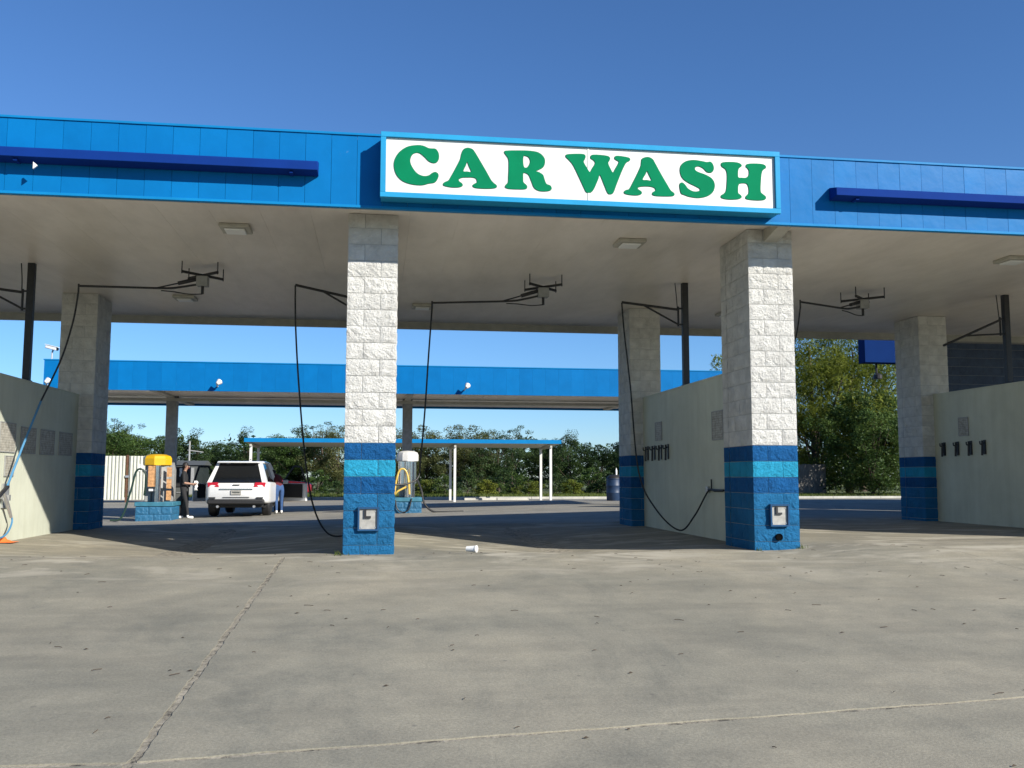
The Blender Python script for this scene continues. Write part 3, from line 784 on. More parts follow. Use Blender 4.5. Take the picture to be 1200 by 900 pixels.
for k, y in enumerate((5.53, 5.1, 4.7, 4.3)): holder(X2, -1, y, 1.36, 'black wand holder %s the rear pillar on the wall with the looped hose' % ORD[k], 'wand holders behind the looped hose')
for k, y in enumerate((5.53, 5.1, 4.7, 4.3)): holder(X3, -1, y, 1.47, 'black wand holder %s the rear pillar before the blue grey room' % ORD[k], 'wand holders in the wide bay')
# valve at the end of the looped hose
v = tag(empty('wall_valve', (X2, 2.25, .73)), 'small pipe valve on the wall where the looped hose ends', 'valve')
MB().tube([(-.03, -.62, .0), (-.03, .02, 0)], .016, 8).build('pipe', MAT['black_steel'], v)
MB().tube([(-.03, -.12, 0), (-.03, -.12, .16)], .012, 8).build('riser', MAT['black_steel'], v)
MB().box(-.05, -.001, .02, .10, -.04, .05).build('valve_body', MAT['galv'], v, bevel=.008)
# spray wand in its holder on the sunlit wall with a blue loop of hose
w_ = tag(empty('spray_wand', (XL, 2.72, .6)), 'grey spray wand with blue hose loop hooked on the sunlit wall', 'spray wand')
WO = Vector((XL, 2.72, .6))
P = lambda x, y, o=.09: onX(x, y, XL+o)-WO
MB().tube([P(-4, 585), P(2, 578), P(9, 570)], .028, 10).build('handle', MAT['black_steel'], w_)
MB().tube([P(4, 575), P(9, 592), P(13, 606)], [.02, .028, .02], 10).build('tube_holder', MAT['galv'], w_)
MB().box(.002, .03, -.10, .12, -.12, .22).build('holder_plate', MAT['galv'], w_)
MB().box(.03, .085, -.03, .03, -.02, .06).build('holder_block', MAT['galv'], w_)
MB().tube(crom([P(8, 571), P(27, 522, .16), onX(48, 470, -4.52)-WO], 8), .016, 8).build('hose_sleeve', MAT['hose_blue'], w_, smooth=True)
MB().tube(crom([P(13, 604), P(14, 612, .1), P(8, 625, .12), P(-2, 630, .12), P(-12, 618, .1), P(-10, 600)], 8), .013, 8).build('hose_loop', MAT['hose_blue'], w_, smooth=True)

# coin plates in the two front pillars
def coin_plate(X, z0, label, hole=False):
    t = tag(empty('cover_plate', (X, -.02, z0)), label, 'cover plate', 'steel cover plates in the pillars')
    f = MB(); w, h = .21, .24
    for q in ((-.02, 0, -.02, h+.02), (w, w+.02, -.02, h+.02), (0, w, -.02, 0), (0, w, h, h+.02)): f.box(q[0], q[1], -.034, .02, q[2], q[3])
    f.build('recess_frame', MAT['core_blue'], t)
    MB().box(.0005, w-.0005, -.008, .015, .0005, h-.0005).build('plate', MAT['plate'], t)
    MB().box(.055, .08, -.03, -.0085, .13, .23).build('coin_slot', MAT['black_steel'], t)
    MB().box(.0805, .135, -.03, -.0085, .13, .155).build('latch', MAT['black_steel'], t)
    for q in ((.02, .02), (.19, .02), (.19, .21)): MB().tube([(q[0], -.0085, q[1]), (q[0], -.014, q[1])], .008, 8).build('screw', MAT['galv'], t)
    if hole: MB().lathe([(.045, -.004), (.045, .0), (.03, .001)], (0, 0, 0), 16).build('drain_hole', MAT['rubber'], t)
    return t
coin_plate(.195, .30, 'pale steel plate with coin slot set in the pillar beside the first bay')
t = coin_plate(5.355, .32, 'pale steel plate with coin slot set in the pillar above a round hole')
mb = MB().lathe([(.045, 0), (.045, .03), (.038, .031), (.037, .024), (.001, .023)], (0, 0, 0), 18)
o = tag(mb.build('pipe_end', MAT['hole']), 'round black pipe end low in the pillar under the sign end', 'pipe'); o.rotation_euler = (R(90), 0, 0); o.location = (5.45, -.012, .165)
# grey steel backing colour under the bay is done by light; cup and cloth on the floor
cp = tag(empty('paper_cup', (1.60, .62, zg(1.6, .62)+.045), 0), 'white paper cup lying on its side on the bay floor', 'cup')
cp.rotation_euler = (R(90), 0, R(62))
MB().lathe([(.033, -.065), (.044, .06), (.047, .062), (.047, .07), (.042, .07), (.03, -.055)], (0, 0, 0), 20).build('cup', MAT['white_plastic'], cp, smooth=True)
MB().lathe([(.0495, .058), (.0495, .074), (.04, .08), (.0, .08)], (0, 0, 0), 20).build('lid', MAT['white_metal'], cp, smooth=True)
c = onZ(3, 638, -.02)
mb = MB(); r_ = random.Random(3); vs = []; fs = []
n = 9
for j in range(n):
    for i in range(n):
        u = i/(n-1)-.5; w = j/(n-1)-.5
        vs.append((c.x+u*.34+r_.uniform(-.02, .02), c.y+w*.3+r_.uniform(-.02, .02), zg(c.x, c.y)+.012+(.10*max(0, .4-math.hypot(u, w))*2.2)*r_.uniform(.5, 1.2)))
for j in range(n-1):
    for i in range(n-1): fs.append((j*n+i, j*n+i+1, (j+1)*n+i+1, (j+1)*n+i))
tag(mb.add(vs, fs).build('crumpled_cloth', MAT['orange'], smooth=True, ang=180), 'crumpled orange cloth on the floor by the sunlit wall', 'cloth')

# ------------------------------------------------------------------ vacuum canopy behind the wash
CX0, CX1, CY0, CY1, CB, CT = -9.15, 12.4, 17.0, 23.2, 3.41, 4.28
vc = tag(empty('vacuum_canopy', (1.3, 20, -.3)), 'long flat blue canopy on single columns over the vacuum islands', 'canopy')
VO = Vector((1.3, 20, -.3))
def vp(mb, name, mat, parent=vc, **kw):
    o = mb.build(name, mat, parent, **kw)
    if parent is vc: o.location = -VO
    return o
vp(MB().box(CX0+.05, CX1-.05, CY0+.06, CY1-.06, CB+.10, CT-.02), 'roof', MAT['deck'])
fpm = MB().box(.002, .407, 0, .045, CB, CT-.03).mesh('fascia_panel'); fpm.materials.append(MAT['fascia'])
x = CX0
while x < CX1-.1:
    inst('fascia_panel', fpm, None, vc, Vector((x, CY0, 0))-VO)
    inst('fascia_panel', fpm, None, vc, Vector((x, CY1-.045, 0))-VO); x += .4068
for xx in (CX0-.002, CX1-.045): vp(MB().box(xx, xx+.047, CY0+.046, CY1-.046, CB, CT-.03), 'end_panel', MAT['fascia'])
vp(MB().box(CX0-.02, CX1+.02, CY0-.015, CY1+.015, CT-.03, CT), 'top_trim', MAT['fascia_trim'])
spm = MB().box(.004, .606, CY0+.07, CY1-.07, CB+.072, CB+.098).mesh('soffit_panel'); spm.materials.append(MAT['soffit'])
x = CX0+.06
while x < CX1-.6:
    inst('soffit_panel', spm, None, vc, Vector((x, 0, 0))-VO); x += .61
COLX = (-6.17, 1.35, 8.87)
for cx in COLX:
    zb_ = zg(cx, 19.9)
    vp(MB().box(cx-.16, cx+.16, 19.75, 20.07, zb_-.1, CB+.07), 'column', MAT['grey_steel'], bevel=.01)
    vp(MB().box(cx-.10, cx+.10, CY0+.2, CY1-.2, CB-.001, CB+.069), 'cross_beam', MAT['soffit_trim'])
vp(MB().box(CX0+.2, CX1-.2, 19.72, 20.1, CB-.09, CB-.0015), 'ridge_beam', MAT['soffit_trim'])

def flood(p, label):
    t = tag(empty('flood_light', p), label, 'flood light', 'white flood lights on the canopy fascia')
    MB().tube([(0, .06, 0), (0, -.06, .0), (.03, -.16, .05)], .022, 8).build('arm', MAT['white_metal'], t)
    o = MB().lathe([(.03, -.09), (.05, -.07), (.085, .05), (.09, .06), (.07, .062)], (0, 0, 0), 16).build('lamp_head', MAT['white_metal'], t, smooth=True)
    o.location = (.06, -.2, .09); o.rotation_euler = (R(-50), R(35), 0)
flood((-4.30, CY0-.062, 3.55), 'white flood light on the canopy fascia above the white car')
flood((2.98, CY0-.062, 3.55), 'white flood light on the canopy fascia above the chrome vacuum')
flood((-9.02, CY0-.062, 3.52), 'white flood light at the end of the canopy fascia below the camera')
sc_ = tag(empty('security_camera', (-8.98, CY0+.1, CT)), 'white security camera on a short stem on top of the canopy', 'security camera')
MB().tube([(0, 0, .001), (0, 0, .20), (.03, -.03, .26)], .025, 8).build('stem', MAT['galv'], sc_)
o = MB().box(-.19, .16, -.07, .07, -.05, .05).build('camera_body', MAT['white_plastic'], sc_, bevel=.02); o.location = (0, -.02, .33); o.rotation_euler = (0, R(14), R(-15))
o = MB().box(-.21, .24, -.08, .08, .052, .066).build('sun_shield', MAT['white_plastic'], sc_); o.location = (0, -.02, .33); o.rotation_euler = (0, R(14), R(-15))
o = MB().tube([(.158, 0, 0), (.19, 0, 0)], .04, 12).build('lens', MAT['rubber'], sc_); o.location = (0, -.02, .33); o.rotation_euler = (0, R(14), R(-15))

# ------------------------------------------------------------------ vacuum islands and vacuums
def island(cx, cy, w, d, zt, label):
    z0 = zg(cx, cy-d/2)-.06
    t = tag(empty('vacuum_island', (cx, cy, z0)), label, 'island', 'blue block vacuum islands')
    h = zt-z0
    MB().box(-w/2+.012, w/2-.012, -d/2+.012, d/2-.012, 0, h-.13).build('core', MAT['core_blue'], t)
    nz = 2; ch = (h-.125)/nz
    for k in range(nz):
        for sgn, L, rz in ((-1, w, 0), (1, w, math.pi)):
            xs = [0, L*.36, L*.7, L] if k else [0, L*.5, L]
            for a, b in zip(xs[:-1], xs[1:]):
                inst('block', bmesh_for(b-a, ch, .1), MAT['teal_base'], t, ((a+b)/2-L/2 if sgn < 0 else L/2-(a+b)/2, sgn*(d/2-.01), k*ch), rz)
        for sgn, rz in ((-1, -math.pi/2), (1, math.pi/2)):
            for a, b in ((.1, d/2), (d/2, d-.1)):
                inst('block', bmesh_for(b-a, ch, .09), MAT['teal_base'], t, (sgn*(w/2-.01), (a+b)/2-d/2, k*ch), rz)
    MB().box(-w/2-.03, w/2+.03, -d/2-.03, d/2+.03, h-.124, h).build('cap', MAT['teal_top'], t, bevel=.015)
    return t
island(-6.18, 18.45, 1.04, 1.1, .15, 'blue painted block island under the yellow capped vacuum')
island(1.33, 18.45, .86, 1.1, .27, 'blue painted block island under the chrome vacuum')
def vacuum(cx, cy, z0, h, capr, caph, capmat, bodymat, label, sign, hosemat, hosepts, hl):
    t = tag(empty('vacuum', (cx, cy, z0)), label, 'vacuum', 'coin vacuums on the islands')
    zc = h-caph
    MB().lathe([(capr*.93, 0), (capr, .02), (capr, caph*.6), (capr*.9, caph*.82), (capr*.6, caph*.96), (.02, caph)], (0, 0, zc), 8 if sign else 12).build('dome_cap', capmat, t, smooth=True, ang=25)
    MB().lathe([(capr*.86, zc*.38), (capr*.86, zc-.002)], (0, .06, 0), 20).build('canister', MAT['grey_steel'] if sign else bodymat, t, smooth=True, ang=40)
    MB().lathe([(capr*.5, .001), (capr*.5, zc*.38-.001)], (0, .06, 0), 20).build('pedestal', MAT['grey_steel'] if sign else bodymat, t, smooth=True, ang=40)
    yf = -capr*.80
    MB().tube([(capr*.30, yf-.07, .001), (capr*.30, yf-.07, zc-.003)], .085 if sign else .12, 16).build('front_tube', MAT['chrome'], t, smooth=True)
    MB().box(-capr*.75, -capr*.3, yf+.16, yf+.3, .001, zc-.01).build('side_cabinet', MAT['grey_steel'], t, bevel=.02)
    if sign:
        MB().box(-.16, .10, yf-.10, yf-.055, zc*.42, zc-.01).build('instruction_panel', MAT['orange_sign'], t)
        for k in range(3): MB().box(.20+.16, .20+.30, yf-.02, yf+.005, zc*(.05+.32*k), zc*(.05+.32*k)+zc*.26).build('side_panel', MAT['orange_sign'], t)
        MB().box(-.14, .0, yf-.045, yf, zc*.30, zc*.36).build('coin_box', MAT['white_plastic'], t)
    else:
        MB().box(-.02, .22, yf-.06, yf+.1, zc*.30, zc*.36).build('coin_box', MAT['white_plastic'], t)
    hh = tag(MB().tube(crom([Vector((cx, cy, z0))+Vector(p) for p in hosepts], 8), .03, 8).build('vacuum_hose', MAT[hosemat], None, smooth=True), hl, 'hose', 'vacuum hoses')
    return t
vacuum(-6.24, 18.45, .15, 1.44, .42, .35, MAT['yellow'], MAT['chrome'], 'coin vacuum with yellow dome cap and orange panels', True, 'hose_green',
       [(-.25, -.42, .2), (-.2, -.5, .75), (-.32, -.52, .97), (-.48, -.55, .9), (-.58, -.6, .4), (-.66, -.66, .05), (-.74, -.7, -.3), (-.86, -.75, -.50), (-1.1, -.8, -.515)],
       'dark green hose looped over the yellow capped vacuum to the ground')
vacuum(1.33, 18.45, .27, 1.46, .34, .34, MAT['white_metal'], MAT['chrome'], 'coin vacuum with white dome cap and polished steel body', False, 'hose_yellow',
       [(.05, -.5, .10), (.0, -.5, .62), (-.10, -.5, .86), (-.26, -.5, .84), (-.36, -.5, .5), (-.40, -.5, .12), (-.30, -.52, .2), (-.05, -.5, .33)],
       'yellow hose looped over the chrome vacuum')
zz = zg(1.6, 17.7)
tag(MB().tube(crom([(1.6, 18.2, .9), (1.75, 17.95, .5), (1.84, 17.86, .1), (2.1, 17.8, zz+.05), (2.5, 17.8, zz+.032), (3.05, 17.85, zz+.04)], 8), .03, 8).build('vacuum_hose', MAT['rubber'], None, smooth=True),
    'black hose trailing on the ground beside the chrome vacuum', 'hose', 'vacuum hoses')
tag(MB().tube(crom([(.95, 17.86, .2), (1.0, 17.84, -.05), (1.15, 17.82, -.17), (1.35, 17.82, -.1), (1.45, 17.85, .25)], 8), .02, 8).build('vacuum_hose', MAT['rubber'], None, smooth=True),
    'thin dark hose loop hanging on the front of the chrome vacuum island', 'hose', 'vacuum hoses')

# ------------------------------------------------------------------ cars
def loft(secs, closed=True):
    """secs: list of rings (same length) of 3d points"""
    n = len(secs[0]); mb = MB(); vs = [p for s in secs for p in s]; fs = []
    for i in range(len(secs)-1):
        for k in range(n): fs.append((i*n+k, i*n+(k+1) % n, (i+1)*n+(k+1) % n, (i+1)*n+k))
    fs.append(tuple(range(n-1, -1, -1))); fs.append(tuple((len(secs)-1)*n+k for k in range(n)))
    return mb.add(vs, fs)
def rring(y, hw, z0, z1, rb, rt, tum=0, lean=0):
    """rounded rectangle ring in xz; tum: inward lean of the top; lean: y shift of the top"""
    pts = []
    def arc(cx, cz, r, a0, a1):
        for k in range(5):
            a = a0+(a1-a0)*k/4; pts.append((cx+r*math.cos(a), cz+r*math.sin(a)))
    hp = math.pi/2
    arc(hw-rb, z0+rb, rb, -hp, 0); arc(hw-rt, z1-rt, rt, 0, hp); arc(-hw+rt, z1-rt, rt, hp, 2*hp); arc(-hw+rb, z0+rb, rb, 2*hp, 3*hp)
    out = []
    for x_, z_ in pts:
        t = (z_-z0)/(z1-z0); out.append((x_*(1-tum*t), y+lean*t, z_))
    return out
def wheel(t, x, y, r=.38, w=.25, mat='chrome'):
    wh = empty('wheel', (x, y, r), parent=t)
    prof = [(r*.66, -w/2), (r*.9, -w/2), (r, -w/2+.05), (r, w/2-.05), (r*.9, w/2), (r*.66, w/2)]
    o = MB().lathe(prof, (0, 0, 0), 28).build('tyre', MAT['rubber'], wh, smooth=True); o.rotation_euler = (0, R(90), 0)
    rim = MB(); s = 1 if x > 0 else -1
    rim.lathe([(r*.655, -.06), (r*.655, .06)], (0, 0, 0), 24)
    for k in range(5):
        a = 2*math.pi*k/5; rim.bar((0, 0, s*.07), (r*.6*math.cos(a), r*.6*math.sin(a), s*.07), .07, .03)
    o = rim.build('rim', MAT['galv'], wh); o.rotation_euler = (0, R(90), 0)
def suv(loc, rz, paint, label, doors=True, plate=True, group=None, h=1.0):
    t = tag(empty('parked_car', loc, rz), label, 'car', group)
    # lower body: y 0 rear .. 4.8 front
    S = []
    for y, hw, z0, z1 in ((.0, .80, .52, .98), (.06, .90, .46, 1.04), (.22, .955, .42, 1.08), (.7, .97, .40, 1.09), (1.5, .965, .40, 1.075), (2.6, .965, .40, 1.06), (3.4, .965, .40, 1.05), (4.2, .95, .40, 1.0), (4.6, .90, .42, .94), (4.78, .78, .5, .84)):
        S.append(rring(y, hw, z0, z1, .09, .10))
    body = loft(S).build('body', paint, t, smooth=True, ang=50)
    # cabin: pillars and roof as a painted frame, glass set inside
    C_ = [rring(.20, .90, 1.02, 1.09, .02, .02), ]
    cab = MB()
    zb0, zt = 1.055, 1.735*h
    hb, ht = .90, .655
    yb0, yb1 = .10, .46      # rear glass bottom, top
    yf0, yf1 = 3.35, 2.55    # windscreen bottom, top
    roof = [rring(yb1-.14, ht-.01, zt-.06, zt-.012, .02, .02), rring(yb1, ht+.03, zt-.075, zt, .03, .045), rring(1.4, ht+.045, zt-.075, zt+.02, .03, .05), rring(yf1, ht+.01, zt-.08, zt-.02, .03, .04)]
    loft(roof).build('roof', paint, t, smooth=True, ang=50)
    def pil(a, b, w, d, nm='pillar'):
        MB().bar(a, b, w, d).build(nm, paint, t)
    for s in (-1, 1):
        MB().hexa([(s*(hb+.015), yb0-.02, zb0-.02), (s*(hb-.13), yb0-.02, zb0-.02), (s*(hb-.13), yb0+.16, zb0-.02), (s*(hb+.015), yb0+.30, zb0-.02),
                   (s*(ht+.02), yb1-.04, zt-.05), (s*(ht-.08), yb1-.05, zt-.05), (s*(ht-.08), yb1+.1, zt-.05), (s*(ht+.03), yb1+.2, zt-.05)]).build('rear_pillar', paint, t)
        pil((s*(hb-.01), 2.1, zb0-.03), (s*(ht+.02), 1.95, zt-.05), .05, .12)
        pil((s*(hb-.04), yf0, zb0-.03), (s*(ht-.03), yf1, zt-.05), .06, .09)
        for ya, yb_, ya2, yb2 in ((.5, 2.02, .72, 1.9), (2.2, 3.2, 2.05, 2.55)):
            x0_, x1_ = s*(hb-.03), s*(ht+.008)
            if doors and ya > 2: continue
            MB().hexa([(x0_, ya, zb0), (x0_-s*.012, ya, zb0), (x0_-s*.012, yb_, zb0), (x0_, yb_, zb0), (x1_, ya2, zt-.07), (x1_-s*.012, ya2, zt-.07), (x1_-s*.012, yb2, zt-.07), (x1_, yb2, zt-.07)]).build('side_window', MAT['glass'], t)
        wheel(t, s*.82, .92); wheel(t, s*.82, 3.75)
        # tail lamps wrap the corners
        MB().hexa([(s*.52, -.018, .93), (s*.86, .02, .93), (s*.86, .09, .93), (s*.52, .06, .93), (s*.56, .005, 1.075), (s*.885, .04, 1.075), (s*.885, .12, 1.075), (s*.56, .08, 1.075)]).build('tail_light', MAT['tail'], t, bevel=.01)
        MB().box(.0, .20, -.03, .03, -.02, .02).build('reflector', MAT['car_black'], t).location = (s*.72-.10, -.02, .60)
        MB().tube([(s*.96, 2.95, 1.02), (s*1.06, 2.98, 1.06)], .03, 6).build('mirror_arm', MAT['car_black'], t)
        MB().box(s*1.13-.09, s*1.13+.09, 2.93, 3.06, 1.0, 1.14).build('wing_mirror', paint, t, bevel=.03)
    # rear window
    e = .03
    MB().hexa([(-hb+.15, yb0+.02-e, zb0+.02), (hb-.15, yb0+.02-e, zb0+.02), (hb-.15, yb0+.05, zb0+.02), (-hb+.15, yb0+.05, zb0+.02),
               (-ht+.09, yb1-.04-e, zt-.085), (ht-.09, yb1-.04-e, zt-.085), (ht-.09, yb1-.01, zt-.085), (-ht+.09, yb1-.01, zt-.085)]).build('rear_window', MAT['glass'], t)
    MB().hexa([(-hb+.10, yf0, zb0), (hb-.10, yf0, zb0), (hb-.10, yf0-.03, zb0), (-hb+.10, yf0-.03, zb0), (-ht+.06, yf1+.02, zt-.08), (ht-.06, yf1+.02, zt-.08), (ht-.06, yf1-.01, zt-.08), (-ht+.06, yf1-.01, zt-.08)]).build('windscreen', MAT['glass'], t)
    MB().box(-.60, .60, yb1-.24, yb1-.06, zt-.055, zt-.02).build('spoiler', paint, t, bevel=.012)
    MB().box(-.80, .80, .12, .5, .30, .55).build('rear_valance', MAT['car_black'], t, bevel=.04)
    MB().box(-.86, .86, -.05, .12, .40, .56).build('bumper_insert', MAT['car_black'], t, bevel=.04)
    MB().box(-.84, .84, .5, 4.3, .28, .45).build('underbody', MAT['car_black'], t)
    MB().box(-.62, .62, 1.0, 3.0, .46, 1.1).build('seats', MAT['interior'], t)
    MB().box(-.50, .50, -.035, .02, .855, .885).build('tailgate_trim', MAT['chrome'], t)
    MB().box(-.40, .40, -.032, .02, .605, .622).build('bumper_seam', MAT['car_black'], t)
    if plate:
        MB().box(-.155, .155, -.038, -.018, .70, .835).build('number_plate', MAT['plate'], t)
        MB().box(-.11, .11, -.0415, -.0385, .745, .79).build('plate_characters', MAT['shed'], t)
    MB().box(-.10, .10, -.034, .05, .985, 1.01).build('emblem', MAT['shed'], t)
    MB().tube([(.25, .9, zt), (.25, 1.02, zt+.06)], [.04, .02], 8).build('antenna', paint, t)
    for s in (-1, 1): MB().tube([(s*.55, -.02, .33), (s*.55, .2, .33)], .04, 10).build('exhaust', MAT['galv'], t)
    if doors:
        for s in (-1, 1):
            d = empty('door', (s*.955, 3.28, 0), parent=t); d.rotation_euler = (0, 0, s*R(57))
            # door closed lies along -y from the hinge
            MB().box(-.05, .05, -1.10, .0, .42, 1.03).build('panel', paint, d, bevel=.02)
            x_in = -s*.052
            a, b = sorted((x_in, x_in-s*.05)); MB().box(a, b, -.97, -.06, .54, 1.0).build('inner_trim', MAT['interior'], d, bevel=.015)
            fr = MB(); fr.bar((0, -1.08, 1.02), (-s*.18, -.98, 1.58), .05); fr.bar((-s*.18, -.98, 1.58), (-s*.17, -.68, 1.60), .045); fr.bar((-s*.17, -.68, 1.60), (0, -.04, 1.02), .045)
            fr.build('window_frame', MAT['car_black'], d)
            MB().hexa([(-.004, -1.05, 1.02), (.004, -1.05, 1.02), (.004, -.08, 1.02), (-.004, -.08, 1.02), (-s*.17-.004, -.96, 1.57), (-s*.17+.004, -.96, 1.57), (-s*.165+.004, -.70, 1.58), (-s*.165-.004, -.70, 1.58)]).build('window', MAT['door_glass'], d)
            MB().box(s*.052 if s > 0 else -.075, .075 if s > 0 else -.052, -.98, -.78, .90, .94).build('handle', paint, d)
    return t
m, nt, b = newmat('clear_glass'); b.inputs['Base Color'].default_value = (.35, .4, .4, 1); b.inputs['Roughness'].default_value = .03; b.inputs['Transmission Weight'].default_value = 1; b.inputs['IOR'].default_value = 1.05
MAT['door_glass'] = m
suv((-3.93, 18.7, zg(-3.93, 19)), R(-1.5), MAT['car_white'], 'white SUV with both front doors open by the vacuum island')
suv((-7.75, 38.4, zg(-5, 38.4)), R(-90), MAT['car_red'], 'dark red car parked sideways under the carport behind the white SUV', False, True, None, .87)
vm = tag(empty('machine_cabinet', (-6.0, 20.9, zg(-6, 20.9))), 'tall black and grey machine cabinet standing behind the person in black', 'cabinet')
MB().box(-.2, .2, -.25, .25, -.03, .95).build('base_cabinet', MAT['shed'], vm, bevel=.02)
MB().box(-.24, .24, -.27, .27, .951, 1.62).build('top_cabinet', MAT['car_black'], vm, bevel=.03)
MB().box(-.02, .06, -.285, -.2705, 1.3, 1.58).build('label_panel', MAT['white_plastic'], vm)
MB().tube([(-.1, -.26, .78), (.1, -.26, .78)], .015, 8).build('handle', MAT['galv'], vm)

# ------------------------------------------------------------------ people
def skin_mesh(name, V, E, mats, sub=2):
    """V: list of (pos, radius or (rx,ry), material index); first vertex is the root"""
    me = bpy.data.meshes.new(name); me.from_pydata([v[0] for v in V], E, []); me.update()
    o = bpy.data.objects.new(name, me); COL.objects.link(o)
    md = o.modifiers.new('skin', 'SKIN'); md.use_smooth_shade = True; md.branch_smoothing = .4
    sk = me.skin_vertices[0].data
    for i, v in enumerate(V):
        r = v[1] if isinstance(v[1], tuple) else (v[1], v[1]); sk[i].radius = r; sk[i].use_root = (i == 0)
    s2 = o.modifiers.new('sub', 'SUBSURF'); s2.levels = sub; s2.render_levels = sub
    dg = bpy.context.evaluated_depsgraph_get(); out = bpy.data.meshes.new_from_object(o.evaluated_get(dg))
    bpy.data.objects.remove(o); out.name = name
    for m_ in mats: out.materials.append(m_)
    segs = [(np.array(V[a][0]), np.array(V[b][0]), V[b][2]) for a, b in E]
    for p in out.polygons:
        c = np.array(p.center); best = 1e9; bi = 0
        for a, b_, mi in segs:
            ab = b_-a; t = np.clip(((c-a)@ab)/max(1e-9, ab@ab), 0, 1); d = np.linalg.norm(c-a-t*ab)
            if d < best: best = d; bi = mi
        p.material_index = bi; p.use_smooth = True
    return out
def head_parts(t, c, tilt, face, hairmat, longhair=False):
    """c: head centre; face: unit xy direction the face points to"""
    f = Vector((face[0], face[1], 0)).normalized(); s = Vector((-f.y, f.x, 0)); c = Vector(c)
    hb_ = MB(); n = 20; prof = []
    vs = []; fs = []
    rings = 10
    for j in range(rings+1):
        th = math.pi*j/rings
        for k in range(n):
            ph = 2*math.pi*k/n
            d = Vector((math.sin(th)*math.cos(ph), math.sin(th)*math.sin(ph), math.cos(th)))
            p = c + f*(d.x*.102-.012) + s*(d.y*.086) + Vector((0, 0, d.z*.118+.018))
            front = d.x
            if front > .35 and d.z < .45: p = c + (p-c)*.80           # open at the face
            if d.z < -.55 and not longhair: p = c + (p-c)*.8
            if longhair and d.z < -.3 and front < .2: p.z -= .10
            vs.append(p)
    for j in range(rings):
        for k in range(n): fs.append((j*n+k, j*n+(k+1) % n, (j+1)*n+(k+1) % n, (j+1)*n+k))
    hb_.add(vs, fs).build('hair', hairmat, t, smooth=True, ang=180)
    for sd in (-1, 1):
        MB().lathe([(.002, -.009), (.011, 0), (.002, .009)], tuple(c+f*.088+s*(.034*sd)+Vector((0, 0, .012))), 8).build('eye', MAT['rubber'], t)
        MB().lathe([(.004, -.03), (.014, -.01), (.016, .012), (.004, .03)], tuple(c+s*(.083*sd)), 8).build('ear', MAT['skin'], t, smooth=True)
    MB().hexa([tuple(c+f*a+s*b_+Vector((0, 0, z_))) for a, b_, z_ in ((.085, -.016, -.028), (.085, .016, -.028), (.118, .010, -.024), (.118, -.010, -.024), (.085, -.008, .02), (.085, .008, .02), (.094, .006, .02), (.094, -.006, .02))]).build('nose', MAT['skin'], t)
    MB().hexa([tuple(c+f*a+s*b_+Vector((0, 0, z_))) for a, b_, z_ in ((.08, -.025, -.062), (.08, .025, -.062), (.097, .02, -.06), (.097, -.02, -.06), (.08, -.025, -.05), (.08, .025, -.05), (.096, .02, -.051), (.096, -.02, -.051))]).build('mouth', MAT['tail'], t)
def hand_chain(V, E, wrist, dirv, palm_n, mi, curl=.5):
    """palm and five fingers rooted at vertex index wrist"""
    w = Vector(V[wrist][0]); d = Vector(dirv).normalized(); nrm = Vector(palm_n).normalized(); sd = d.cross(nrm).normalized()
    pc = len(V); V.append((tuple(w+d*.05), (.033, .018), mi)); E.append((wrist, pc))
    for k, (off, L) in enumerate(((-.030, .060), (-.010, .072), (.010, .068), (.028, .052))):
        a = w+d*.088+sd*off; b_ = a+d*L*.5+nrm*L*.2*curl; c_ = b_+d*L*.35+nrm*L*.6*curl
        i0 = len(V); V.append((tuple(a), .010, mi)); V.append((tuple(b_), .009, mi)); V.append((tuple(c_), .008, mi))
        E += [(pc, i0), (i0, i0+1), (i0+1, i0+2)]
    a = w+d*.035-sd*.035+nrm*.01; b_ = a+d*.03-sd*.02+nrm*.025; i0 = len(V)
    V.append((tuple(a), .012, mi)); V.append((tuple(b_), .009, mi)); E += [(pc, i0), (i0, i0+1)]
def person(loc, rz, J, mats, label, face, longhair=False):
    t = tag(empty('person', loc, rz), label, 'person')
    V = []; E = []
    idx = {}
    def jn(name, pos, r, mi, par=None):
        idx[name] = len(V); V.append((pos, r, mi))
        if par: E.append((idx[par], idx[name]))
    for row in J['chain']: jn(*row)
    for h_ in J['hands']: hand_chain(V, E, idx[h_[0]], h_[1], h_[2], h_[3], h_[4])
    me = skin_mesh('body', V, E, mats)
    o = bpy.data.objects.new('body', me); COL.objects.link(o); o.parent = t
    head_parts(t, J['head'], 0, face, MAT['hair'], longhair)
    return t
